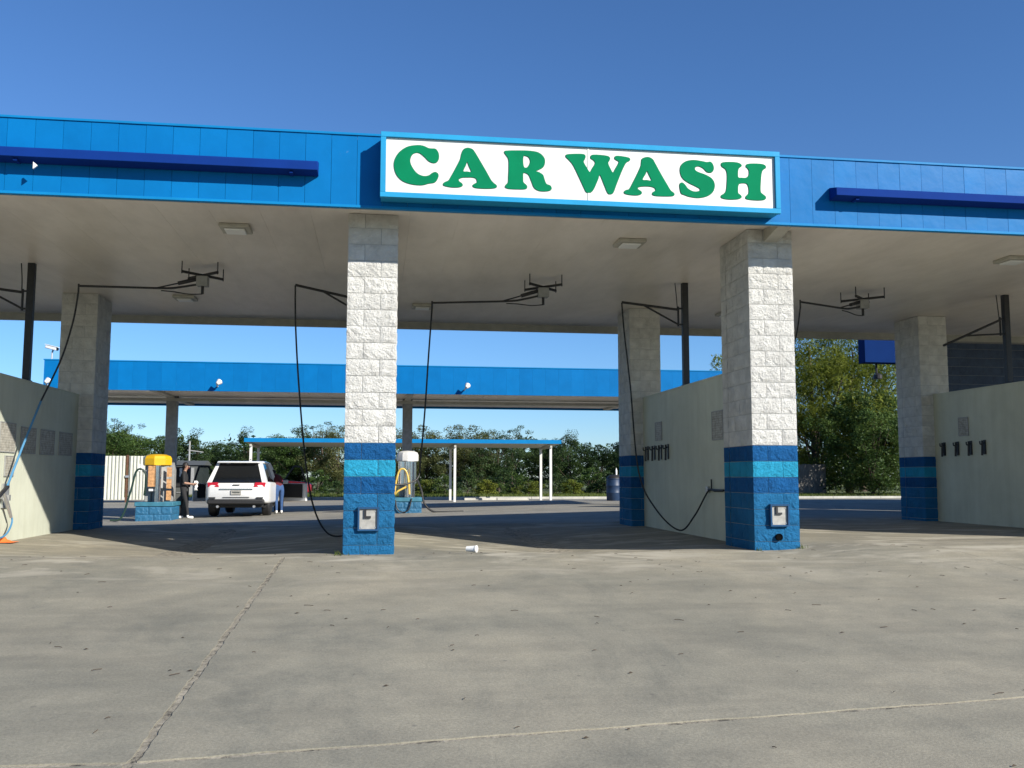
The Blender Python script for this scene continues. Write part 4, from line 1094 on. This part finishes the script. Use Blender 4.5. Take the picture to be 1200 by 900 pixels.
# 0 trousers, 1 top, 2 skin, 3 shoe.   local frame: faces +x
J1 = dict(chain=[
  ('pelvis', (0, 0, .92), (.155, .115), 0),
  ('waist', (.0, 0, 1.06), (.14, .105), 1, 'pelvis'), ('chest', (.01, 0, 1.26), (.165, .115), 1, 'waist'), ('neckb', (.02, 0, 1.41), (.09, .075), 1, 'chest'), ('neck', (.03, 0, 1.47), .05, 2, 'neckb'), ('chin', (.055, 0, 1.53), (.062, .06), 2, 'neck'), ('skull', (.05, 0, 1.60), (.082, .09), 2, 'chin'), ('crown', (.04, 0, 1.66), (.06, .065), 2, 'skull'),
  ('hipl', (0, .09, .84), .095, 0, 'pelvis'), ('kneel', (-.05, .10, .48), .058, 0, 'hipl'), ('ankl', (-.15, .11, .10), .043, 0, 'kneel'), ('heell', (-.16, .11, .04), .04, 3, 'ankl'), ('toel', (.02, .12, .03), (.045, .028), 3, 'heell'),
  ('hipr', (0, -.09, .84), .095, 0, 'pelvis'), ('kneer', (.10, -.10, .48), .058, 0, 'hipr'), ('ankr', (.16, -.11, .10), .043, 0, 'kneer'), ('heelr', (.15, -.11, .04), .04, 3, 'ankr'), ('toer', (.33, -.12, .03), (.045, .028), 3, 'heelr'),
  ('shl', (.01, .185, 1.36), .062, 1, 'neckb'), ('ell', (.05, .24, 1.10), .044, 1, 'shl'), ('wrl', (.27, .17, 1.03), .030, 2, 'ell'),
  ('shr', (.01, -.185, 1.36), .062, 1, 'neckb'), ('elr', (.02, -.245, 1.09), .044, 1, 'shr'), ('wrr', (.25, -.20, 1.06), .030, 2, 'elr')],
  hands=[('wrl', (1, -.1, .05), (0, -.4, -1), 2, .6), ('wrr', (1, .15, .15), (0, .4, -1), 2, .7)], head=(.05, 0, 1.60))
pz = zg(-5.3, 18.9)
person((-5.56, 19.0, pz), R(8), J1, [MAT['cloth_black'], MAT['cloth_black'], MAT['skin'], MAT['shoe_white']], 'person in black clothes standing by the yellow capped vacuum holding a white cloth', (1, .0))
# white rag in the hands
mb = MB(); r_ = random.Random(9); vs = []; fs = []
for j in range(8):
    for i in range(6):
        u = i/5-.5; w = j/7
        vs.append((.36+.10*u+.02*math.sin(j*2.2+i), -.10+.03*math.cos(i*2+j), 1.16-.30*w+r_.uniform(-.01, .01)))
for j in range(7):
    for i in range(5): fs.append((j*6+i, j*6+i+1, (j+1)*6+i+1, (j+1)*6+i))
o = mb.add(vs, fs).build('white_cloth', MAT['white_plastic'], smooth=True, ang=180); md = o.modifiers.new('thick', 'SOLIDIFY'); md.thickness = .02
o.location = (-5.56, 19.0, pz); o.rotation_euler.z = R(8)
tag(o, 'white drying cloth held by the person in black', 'cloth')
# second person: leaning forward into the car (faces away, bent towards -x)
J2 = dict(chain=[
  ('pelvis', (0, 0, .90), (.155, .125), 0),
  ('waist', (.10, 0, 1.02), (.135, .11), 1, 'pelvis'), ('chest', (.27, 0, 1.16), (.155, .12), 1, 'waist'), ('neckb', (.40, 0, 1.25), (.085, .075), 1, 'chest'), ('neck', (.45, 0, 1.28), .048, 2, 'neckb'), ('chin', (.52, 0, 1.28), (.06, .06), 2, 'neck'), ('skull', (.57, 0, 1.32), (.085, .085), 2, 'chin'), ('crown', (.60, 0, 1.38), (.06, .06), 2, 'skull'),
  ('hipl', (0, .09, .82), .10, 0, 'pelvis'), ('kneel', (.0, .10, .47), .062, 0, 'hipl'), ('ankl', (-.06, .11, .10), .043, 0, 'kneel'), ('heell', (-.08, .11, .04), .04, 3, 'ankl'), ('toel', (.10, .13, .03), (.045, .028), 3, 'heell'),
  ('hipr', (0, -.09, .82), .10, 0, 'pelvis'), ('kneer', (.05, -.10, .47), .062, 0, 'hipr'), ('ankr', (.06, -.11, .10), .043, 0, 'kneer'), ('heelr', (.04, -.11, .04), .04, 3, 'ankr'), ('toer', (.22, -.13, .03), (.045, .028), 3, 'heelr'),
  ('shl', (.37, .18, 1.21), .06, 1, 'neckb'), ('ell', (.50, .24, 1.0), .042, 1, 'shl'), ('wrl', (.72, .20, 1.0), .029, 2, 'ell'),
  ('shr', (.37, -.18, 1.21), .06, 1, 'neckb'), ('elr', (.48, -.24, .98), .042, 1, 'shr'), ('wrr', (.70, -.20, .96), .029, 2, 'elr')],
  hands=[('wrl', (1, -.1, -.1), (0, -.2, -1), 2, .4), ('wrr', (1, .1, -.1), (0, .2, -1), 2, .4)], head=(.57, 0, 1.32))
person((onY(327, 590, 20.6).x, 20.6, zg(-2.6, 20.6)), R(118), J2, [MAT['denim'], MAT['cloth_maroon'], MAT['skin'], MAT['shoe_white']], 'person in maroon top and blue jeans leaning in at the open car door', (1, .0), True)

# ------------------------------------------------------------------ carport, kerb, fences, far things
cpt = tag(empty('carport', (3, 38, zg(3, 38))), 'thin flat carport roof with blue edge on white posts before the trees', 'carport')
PO = Vector(cpt.location); py0, py1 = 35.2, 38.6
pz0 = -.36
def cpp(mb, name, mat, **kw):
    o = mb.build(name, mat, cpt, **kw); o.location = -PO; return o
cx0, cx1 = -6.0, 9.55
cpp(MB().hexa([(cx0+.03, py0+.051, 2.57), (cx1-.03, py0+.051, 2.57), (cx1-.03, py1, 2.45), (cx0+.03, py1, 2.45), (cx0+.03, py0+.051, 2.64), (cx1-.03, py0+.051, 2.64), (cx1-.03, py1, 2.52), (cx0+.03, py1, 2.52)]), 'roof', MAT['soffit_trim'])
for a in ((cx0, cx1, py0, py0+.05), (cx0-.02, cx0+.028, py0+.051, py1-.05), (cx1-.028, cx1+.02, py0+.051, py1-.05)):
    cpp(MB().box(*a, 2.565, 2.76), 'edge_trim', MAT['fascia_trim'])
for x in (-5.7, 4.2, 9.05):
    for y in (py0+.25, py1-.25):
        cpp(MB().box(x-.06, x+.06, y-.06, y+.06, pz0-.15, 2.40), 'post', MAT['white_metal'])
    cpp(MB().box(x-.05, x+.05, py0+.06, py1-.06, 2.36, 2.47), 'roof_beam', MAT['soffit_trim'])
# kerb pieces at the end of the lot and the grass behind
cm = MB().box(0, 2.98, 0, .16, -.3, .13).mesh('kerb_stone'); cm.materials.append(MAT['curb'])
kb = sheet(axis([(-45, 45, 30)]), [41.0, 41.2], lambda x, y: zg(x, y)-.02).build('kerb', MAT['curb']); tag(kb, kind='structure')
x = -45
while x < 44:
    inst('kerb_stone', cm, None, kb, (x, 41.02, zg(x, 41.02))); x += 3.0
verge = sheet(axis([(-60, 60, 60)]), axis([(41.2, 60, 20)]), lambda x, y: zg(x, y)+.10+.05*math.sin(x*.7)*math.sin(y*.6)).build('grass_verge', MAT['ground'], smooth=True); tag(verge, kind='structure')
for k, x in enumerate((5.9, 7.6)):
    t = tag(MB().hexa([(-.9, -.08, -.02), (.9, -.08, -.02), (.9, .08, -.02), (-.9, .08, -.02), (-.9, -.05, .12), (.9, -.05, .12), (.9, .05, .12), (-.9, .05, .12)]).build('wheel_stop', MAT['curb'], bevel=.01),
            'low concrete wheel stop under the right end of the carport', 'wheel stop', 'wheel stops under the carport')
    t.location = (x, 38.9, zg(x, 38.9))

# fine grass as real blades
def blades(x0, x1, y0, y1, n, h, name, zoff):
    xs = nr.uniform(x0, x1, n); ys = nr.uniform(y0, y1, n); an = nr.uniform(0, 6.28, n); hh = h*nr.uniform(.5, 1.3, n); le = nr.normal(0, .35, (n, 2))
    z = np.array([zg(a, b) for a, b in zip(xs, ys)])+zoff
    w = .018; V = np.zeros((n, 3, 3))
    V[:, 0] = np.stack([xs-np.cos(an)*w, ys-np.sin(an)*w, z], 1); V[:, 1] = np.stack([xs+np.cos(an)*w, ys+np.sin(an)*w, z], 1)
    V[:, 2] = np.stack([xs+le[:, 0]*hh, ys+le[:, 1]*hh, z+hh], 1)
    return rawmesh(name, V.reshape(-1, 3), 3, nr.uniform(0, 1, n))
def rawmesh(name, V, k, tone):
    n = len(V)//k; me = bpy.data.meshes.new(name)
    me.vertices.add(len(V)); me.vertices.foreach_set('co', V.astype(np.float32).ravel())
    me.loops.add(len(V)); me.loops.foreach_set('vertex_index', np.arange(len(V), dtype=np.int32))
    me.polygons.add(n); me.polygons.foreach_set('loop_start', np.arange(0, len(V), k, dtype=np.int32))
    try: me.polygons.foreach_set('loop_total', np.full(n, k, dtype=np.int32))
    except Exception: pass
    me.update(calc_edges=True)
    at = me.attributes.new('tone', 'FLOAT', 'FACE'); at.data.foreach_set('value', np.clip(tone, 0, 1).astype(np.float32))
    return me
gm = blades(-14, 34, 41.25, 47, 26000, .16, 'grass', .10); gm.materials.append(MAT['grass'])
go = bpy.data.objects.new('grass', gm); COL.objects.link(go); tag(go, 'short grass growing on the verge behind the kerb', 'grass', kind='stuff')

# white corrugated enclosure fence left behind the vacuums
wf = tag(empty('metal_fence', (-12, 36, -.3)), 'white corrugated metal enclosure fence behind the yellow capped vacuum', 'fence')
FO = Vector((-12, 36, -.3))
ribs = MB()
def corr(x0, x1, y, z0, z1):
    n = int((x1-x0)/.15); mb = MB(); vs = []; fs = []
    for i in range(n*4+1):
        x = x0+(x1-x0)*i/(n*4); d = (0, 0, .07, .07)[i % 4]
        vs += [(x, y-d, z0), (x, y-d, z1)]
    for i in range(n*4): fs.append((2*i, 2*i+2, 2*i+3, 2*i+1))
    return mb.add(vs, fs)
for a, b in ((-17.5, -14.9), (-14.75, -12.9), (-12.78, -11.62), (-11.44, -9.6)):
    o = corr(a, b, 36, -.2, 1.88).build('fence_panel', MAT['fence_white'], wf); o.location = -FO
    for z in (.1, 1.6):
        q = MB().box(a, b, 36.01, 36.06, z-.04, z+.04).build('rail', MAT['rust'], o)
for x in (-14.83, -12.84, -11.53, -9.55):
    MB().box(x-.045, x+.045, 35.97, 36.06, -.4, 1.93).build('fence_post', MAT['rust'], wf).location = -FO
MB().box(-11.6, -11.40, 35.9, 35.955, .85, .95).build('gate_latch', MAT['galv'], wf).location = -FO
MB().box(-11.05, -10.75, 35.945, 35.96, 1.15, 1.5).build('notice', MAT['white_plastic'], wf).location = -FO
# grey timber fence on the right, each board its own piece
tf = tag(empty('timber_fence', (19, 46, -.3)), 'weathered grey timber board fence beside the leafy trees', 'fence')
TO = Vector((19, 46, -.3))
bm_ = MB().box(-.068, .068, -.011, .011, 0, 2.05).mesh('board'); bm_.materials.append(MAT['wood_grey'])
x = 15.5
while x < 29:
    inst('board', bm_, None, tf, Vector((x, 46, zg(x, 46)+.02+rng.uniform(-.03, .03)))-TO, rng.uniform(-.02, .02)); x += .145
for z in (.45, 1.65): MB().box(15.4, 29, 46.02, 46.07, zg(20, 46)+z-.05, zg(20, 46)+z+.05).build('rail', MAT['wood_grey'], tf).location = -TO
# grey shed and utility pole behind
sh = tag(empty('storage_shed', (onY(222, 550, 46).x, 46, -.3)), 'plain grey metal storage shed in front of the tree line', 'shed')
MB().box(-.95, .95, -1.2, 1.2, -.1, 1.85).build('wall', MAT['shed'], sh)
MB().hexa([(-1.05, -1.3, 1.851), (1.05, -1.3, 1.851), (1.05, 1.3, 1.851), (-1.05, 1.3, 1.851), (-1.05, -.1, 2.12), (1.05, -.1, 2.12), (1.05, .1, 2.12), (-1.05, .1, 2.12)]).build('roof', MAT['shed'], sh)
MB().box(-.5, .5, -1.23, -1.201, 0, 1.7).build('door', MAT['grey_steel'], sh)
up = tag(empty('utility_pole', (-11.35, 50, -.3)), 'slim grey utility pole with a cross arm before the trees', 'pole')
MB().tube([(0, 0, -.3), (0, 0, 3.4)], [.07, .055], 8).build('pole', MAT['grey_steel'], up)
MB().bar((-.1, 0, 2.85), (.85, 0, 2.72), .06).build('cross_arm', MAT['grey_steel'], up)
# trash barrel behind the right hand pillar
bn = tag(empty('trash_barrel', (9.72, 25.2, zg(9.7, 25.2))), 'dark blue trash barrel with a bottle on its rim behind the pillar', 'barrel')
MB().lathe([(.26, -.02), (.29, .02), (.30, .3), (.31, .32), (.30, .34), (.30, .58), (.31, .60), (.30, .62), (.29, .84), (.31, .86), (.30, .88)], (0, 0, 0), 24).build('drum', MAT['bin_blue'], bn, smooth=True)
MB().lathe([(.305, .881), (.27, .95), (.16, 1.02), (.01, 1.03)], (0, 0, 0), 24).build('liner', MAT['rubber'], bn, smooth=True)
MB().lathe([(.035, 1.0), (.04, 1.1), (.04, 1.2), (.015, 1.26), (.015, 1.3)], (.1, 0, 0), 12).build('bottle', MAT['white_plastic'], bn, smooth=True)
# blue canopy end of the drive through bay on the far right
bc = tag(empty('drive_through_canopy', (15, 13.2, -.2)), 'dark blue canopy end with a lamp stem beyond the last pillar', 'canopy')
DO = Vector((15, 13.2, -.2))
MB().box(13.32, 19, 12, 12.35, 3.99, 5.0).build('fascia_box', MAT['fascia_side'], bc, bevel=.01).location = -DO
MB().box(15.2, 15.5, 12.03, 12.33, -.4, 3.989).build('column', MAT['b_white'], bc).location = -DO
MB().tube([(13.75, 12.2, 3.989), (13.75, 12.2, 3.72)], .03, 8).build('lamp_stem', MAT['black_steel'], bc).location = -DO
MB().lathe([(.04, 0), (.12, -.05), (.12, -.15), (.02, -.16)], (13.78, 12.2, 3.72), 12).build('lamp_head', MAT['black_steel'], bc).location = -DO

# ------------------------------------------------------------------ trees
def leaves(cent, rad, n, size, seed, flat=.5, droop=0.0, asp=.45, tone0=0.0):
    """n leaf quads round each clump centre"""
    r = np.random.default_rng(seed); m = len(cent)
    c = np.repeat(cent, n, 0); rd = np.repeat(rad, n)[:, None]
    d = r.normal(size=(m*n, 3)); d /= np.linalg.norm(d, axis=1)[:, None]
    p = c + d*rd*(r.uniform(.15, 1, (m*n, 1))**.5)*np.array([1, 1, .75])
    if droop: p[:, 2] -= droop*r.uniform(0, 1, m*n)**2
    nrm = r.normal(size=(m*n, 3)); nrm[:, 2] = np.abs(nrm[:, 2])+flat; nrm /= np.linalg.norm(nrm, axis=1)[:, None]
    a = r.normal(size=(m*n, 3))
    if droop: a[:, 2] -= 2.2
    a -= nrm*np.sum(a*nrm, 1)[:, None]; a /= np.linalg.norm(a, axis=1)[:, None]
    b = np.cross(nrm, a); s = size*r.uniform(.6, 1.35, (m*n, 1))
    V = np.zeros((m*n, 4, 3)); V[:, 0] = p-a*s; V[:, 1] = p-b*s*asp+nrm*s*.1; V[:, 2] = p+a*s; V[:, 3] = p+b*s*asp+nrm*s*.1
    tn = np.repeat(r.uniform(0, .75, m), n)+r.uniform(-.15, .35, m*n)+tone0
    return V.reshape(-1, 3), tn
def tree_proto(name, seed, H, W, nclump, nleaf, size, mat, trunk_h=.25, droop=0, sparse=False, crad=(.16, .30), bushy=False):
    """returns (crown mesh, trunk mesh), base at the origin"""
    r = np.random.default_rng(seed); cs = []; rd = []
    while len(cs) < nclump:
        q = r.uniform(-1, 1, 3)
        t = (q[2]+1)/2                                     # 0 bottom, 1 top
        if bushy: w = math.sqrt(max(0, 1-(t*.95)**2))*1.0
        else: w = math.sin(math.pi*min(1, (t*.92+.10)))**.7
        rr = math.hypot(q[0], q[1])
        if rr > w or (rr < w*.35 and r.uniform() < .55): continue
        lob = 1+.28*math.sin(3*math.atan2(q[1], q[0])+seed)+.18*math.sin(5*math.atan2(q[1], q[0])+seed*2+t*4)
        z0 = trunk_h*H
        cs.append((q[0]*W*lob, q[1]*W*lob, z0+t*(H-z0)*(1+.10*math.sin(seed+2*q[0])))); rd.append(W*r.uniform(*crad))
    cs = np.array(cs); rd = np.array(rd)
    V, tn = leaves(cs, rd, nleaf, size, seed+1, .4, droop, .42 if not droop else .22)
    crown = rawmesh(name+'_crown', V, 4, tn); crown.materials.append(mat)
    tb = MB(); lean = r.uniform(-.05, .05, 2)*H
    top = Vector((lean[0], lean[1], H*.78))
    path = crom([(0, 0, -.3), (lean[0]*.1, lean[1]*.1, H*.15), (lean[0]*.5, lean[1]*.3, H*.45), top], 4)
    R0 = .016*H+.05
    tb.tube(path, [R0*(1-.85*i/(len(path)-1)) for i in range(len(path))], 8)
    order = r.permutation(len(cs))[:16 if not sparse else 26]
    for i in order:
        c = Vector(cs[i]); st = path[min(len(path)-1, max(2, int(len(path)*min(.95, c.z/H*.72))))]
        mid = (st+c)/2+Vector((0, 0, -.06*H*.5))
        tb.tube(crom([st, mid, c], 3), [R0*.32, R0*.28, R0*.24, R0*.2, R0*.16, R0*.12, R0*.08], 5)
    trunk = tb.mesh(name+'_trunk', True, 180); trunk.materials.append(MAT['bark'])
    return crown, trunk
TP = {
 'dark1': tree_proto('dark1', 1, 9, 3.6, 95, 170, .12, MAT['leaf_dark'], .12),
 'dark2': tree_proto('dark2', 5, 10, 3.2, 90, 170, .12, MAT['leaf_dark'], .15),
 'mid1': tree_proto('mid1', 9, 8.5, 3.8, 100, 170, .12, MAT['leaf_mid'], .08),
 'olive1': tree_proto('olive1', 14, 8.5, 3.6, 90, 170, .11, MAT['leaf_olive'], .12),
 'olive2': tree_proto('olive2', 19, 9.5, 3.0, 80, 170, .11, MAT['leaf_olive'], .18),
 'airy': tree_proto('airy', 23, 12, 3.2, 40, 90, .11, MAT['leaf_dark'], .50, sparse=True, crad=(.12, .22)),
 'lime': tree_proto('lime', 31, 13.5, 4.2, 190, 150, .14, MAT['leaf_lime'], .08, droop=1.3, crad=(.12, .24)),
 'near': tree_proto('near', 37, 8.2, 4.0, 170, 170, .10, MAT['leaf_mid'], .04, crad=(.12, .24)),
}
BP = {
 'shrub1': tree_proto('shrub1', 41, 2.2, 1.3, 40, 70, .085, MAT['leaf_mid'], .03, bushy=True),
 'shrub2': tree_proto('shrub2', 43, 3.0, 1.5, 45, 70, .095, MAT['leaf_dark'], .03, bushy=True),
 'shrub3': tree_proto('shrub3', 47, 1.7, 1.1, 36, 70, .08, MAT['leaf_lime'], .02, bushy=True),
}
def tree(kind, x, y, s, rz, label, group=None, name='tree', sz=None, cat='tree'):
    cr, tr = (TP if kind in TP else BP)[kind]
    t = tag(empty(name, (x, y, zg(x, y)), rz), label, cat, group); t.scale = (s, s, sz or s)
    for nm, me in (('trunk', tr), ('crown', cr)):
        o = bpy.data.objects.new(nm, me); COL.objects.link(o); o.parent = t
    return t
def place(px, ytop, Y, kind, label, group=None, wmul=1.0, name='tree', cat='tree'):
    """stand a tree at distance Y so that it reaches the height seen in the photograph"""
    p = onY(px, ytop, Y); H = {'dark1': 9, 'dark2': 10, 'mid1': 8.5, 'olive1': 8.5, 'olive2': 9.5, 'airy': 12, 'lime': 13.5, 'near': 8.2, 'shrub1': 2.2, 'shrub2': 3.0, 'shrub3': 1.7}[kind]
    s = (p.z-zg(p.x, Y))/(H*1.10)
    return tree(kind, p.x, Y, s*wmul, rng.uniform(0, 6.28), label, group, name, s, cat)
G_ = 'trees in the tree line'
LB = {'dark1': 'broad dark green tree in the tree line behind the lot', 'dark2': 'taller dark green tree in the tree line behind the lot', 'mid1': 'bushy bright green tree in the tree line behind the lot',
      'olive1': 'rounded olive green tree in the tree line behind the carport', 'olive2': 'narrow olive green tree in the tree line behind the carport', 'airy': 'thin open crowned tree rising above the tree line behind the carport'}
for px, yt, Y, kind, wm in (
    (-40, 470, 58, 'dark1', 1.1), (20, 480, 60, 'mid1', 1.1), (85, 485, 60, 'dark1', 1.1), (128, 490, 56, 'mid1', 1.15), (165, 496, 58, 'mid1', 1.1), (140, 474, 66, 'airy', 1.2), (205, 484, 64, 'dark2', .9), (232, 502, 62, 'dark1', 1.1),
    (262, 506, 66, 'dark2', 1.2), (290, 500, 64, 'dark1', 1.1), (318, 498, 60, 'mid1', 1.0), (352, 488, 60, 'dark2', 1.1), (378, 478, 62, 'airy', 1.3), (398, 494, 58, 'olive1', 1.1), (432, 486, 60, 'olive2', 1.2), (462, 496, 60, 'olive1', 1.1), (500, 494, 62, 'olive1', 1.15),
    (535, 492, 60, 'olive2', 1.3), (560, 494, 62, 'olive1', 1.1), (600, 484, 66, 'airy', 1.25), (585, 505, 58, 'dark1', 1.0), (632, 499, 60, 'dark2', 1.2), (655, 497, 64, 'airy', 1.1), (668, 504, 58, 'dark1', 1.1), (700, 507, 58, 'dark2', 1.2),
    (738, 505, 60, 'dark1', 1.2), (785, 500, 62, 'olive1', 1.2), (835, 495, 60, 'dark2', 1.2), (890, 480, 60, 'dark1', 1.2), (1120, 470, 60, 'dark1', 1.2), (1200, 470, 60, 'dark2', 1.2), (1290, 470, 60, 'dark1', 1.2)):
    place(px, yt, Y, kind, LB[kind], G_+' '+kind, wm)
place(35, 430, 48, 'airy', 'open crowned tree showing over the sunlit bay wall', None, 1.1)
place(950, 330, 50, 'lime', 'tall yellow green drooping tree behind the timber fence', None, 1.45)
place(988, 345, 51, 'lime', 'yellow green drooping tree between the tall one and the leafy tree', None, 1.3)
place(1004, 352, 62, 'airy', 'tall thin crowned tree behind the yellow green one', None, 1.2)
place(1018, 428, 43.5, 'near', 'dense leafy green tree spreading to the ground before the timber fence', None, .95)
place(1075, 440, 45, 'near', 'dense leafy green tree beside the blue canopy end', None, 1.0)
SB = {'shrub1': 'low green shrub at the foot of the tree line', 'shrub2': 'dark green shrub at the foot of the tree line', 'shrub3': 'light green weedy bush at the foot of the tree line'}
for px, yt, Y, kind in ((330, 552, 46, 'shrub2'), (372, 548, 47, 'shrub1'), (395, 560, 45, 'shrub2'), (440, 556, 46, 'shrub1'), (485, 552, 47, 'shrub2'), (505, 556, 46, 'shrub3'), (522, 553, 45, 'shrub1'), (548, 545, 48, 'shrub2'), (572, 556, 45, 'shrub3'), (590, 545, 48, 'shrub2'),
                        (604, 552, 46, 'shrub1'), (620, 558, 45, 'shrub3'), (652, 550, 46, 'shrub2'), (672, 556, 46, 'shrub3'), (690, 545, 48, 'shrub1'), (712, 548, 47, 'shrub2'), (735, 550, 46, 'shrub1'), (300, 550, 47, 'shrub2'), (262, 548, 48, 'shrub1'), (232, 552, 47, 'shrub2'), (180, 548, 47, 'shrub1'), (150, 545, 48, 'shrub2'), (800, 548, 47, 'shrub2'), (860, 548, 47, 'shrub1')):
    place(px, yt, Y, kind, SB[kind], 'shrubs below the tree line '+kind, 1.15, 'shrub', 'shrub')
# far wood closing the view behind the tree line
V = []; T = []
cent = np.stack([nr.uniform(-90, 90, 900), nr.uniform(74, 92, 900), nr.uniform(0, 3.6, 900)], 1)
vv, tt = leaves(cent, nr.uniform(1.0, 1.8, 900), 100, .2, 77, .4)
fm = rawmesh('far_wood', vv, 4, tt); fm.materials.append(MAT['leaf_dark'])
fo = bpy.data.objects.new('far_wood', fm); COL.objects.link(fo); tag(fo, 'dark mass of woodland behind the tree line', 'wood', kind='stuff')

# ------------------------------------------------------------------ litter on the concrete
lt = MB(); r_ = random.Random(21)
for k in range(280):
    y = -11*r_.random()**1.3+.2; x = r_.uniform(-4.5, 7.5)
    z = zg(x, y)+.004; a = r_.uniform(0, 6.28)
    if r_.random() < .55:
        L = r_.uniform(.012, .05); b_ = a+r_.uniform(-.6, .6)
        p0 = Vector((x, y, z+.002)); p1 = p0+Vector((math.cos(a)*L, math.sin(a)*L, .003)); p2 = p1+Vector((math.cos(b_)*L*.7, math.sin(b_)*L*.7, -.002))
        lt.tube([p0, p1, p2], .0022, 4)
    else:
        s = r_.uniform(.007, .022); lt.add([(x-s, y, z), (x, y-s*.5, z+.006), (x+s, y+s*.2, z+.002), (x, y+s*.6, z+.007)], [(0, 1, 2, 3)])
tag(lt.build('leaf_litter', MAT['twig']), 'dry twigs and leaf bits scattered over the concrete', 'litter', kind='stuff')
wd = []
xs = np.concatenate([nr.normal(-.03, .05, 40), nr.uniform(5.15, 5.2, 16), nr.normal(5.76, .04, 40)]); ys = np.concatenate([nr.normal(-.03, .04, 40), nr.normal(-.04, .02, 16), nr.normal(-.02, .05, 40)])
Vw = []
for x, y in zip(xs, ys):
    h = rng.uniform(.02, .07); a = rng.uniform(0, 6.28); z = zg(x, y)
    Vw += [(x-.004*math.cos(a), y-.004*math.sin(a), z), (x+.004*math.cos(a), y+.004*math.sin(a), z), (x+rng.uniform(-.04, .04), y+rng.uniform(-.04, .04), z+h)]
wm_ = rawmesh('weeds', np.array(Vw), 3, nr.uniform(0, 1, len(xs))); wm_.materials.append(MAT['grass'])
wo_ = bpy.data.objects.new('weeds', wm_); COL.objects.link(wo_); tag(wo_, 'thin weeds growing at the feet of the front pillars', 'weeds', kind='stuff')

# ------------------------------------------------------------------ mostly hidden block building added to shade the right of the lot
ab = tag(empty('shade_building', (23.5, 14.5, -.2)), 'white block building with navy roof edge added beyond the last bay to shade the lot', 'building')
AO = Vector((23.5, 14.5, -.2))
def apart(mb, name, mat, parent=ab, **kw):
    o = mb.build(name, mat, parent, **kw)
    if parent is ab: o.location = -AO
    return o
aw = apart(MB().box(19.6, 27.5, 9.0, 20.0, -.5, 4.6), 'wall', MAT['b_white'])
apart(MB().box(19.45, 27.65, 8.85, 20.15, 4.6, 5.5), 'roof_edge', MAT['fascia_side'], bevel=.02)
apart(MB().box(21.4, 25.6, 8.93, 8.998, -.3, 3.4), 'roller_door', MAT['grey_steel'])
for k in range(9): MB().box(21.42, 25.58, 8.915, 8.9285, -.25+k*.4, -.25+k*.4+.36).build('door_slat', MAT['galv'], aw)
for y in (10.6, 13.6, 16.6):
    w_ = apart(MB().box(19.55, 19.598, y, y+1.5, 1.2, 2.5), 'window', MAT['glass'])
    MB().box(19.52, 19.548, y-.08, y+1.58, 1.1, 1.195).build('sill', MAT['curb'], w_)
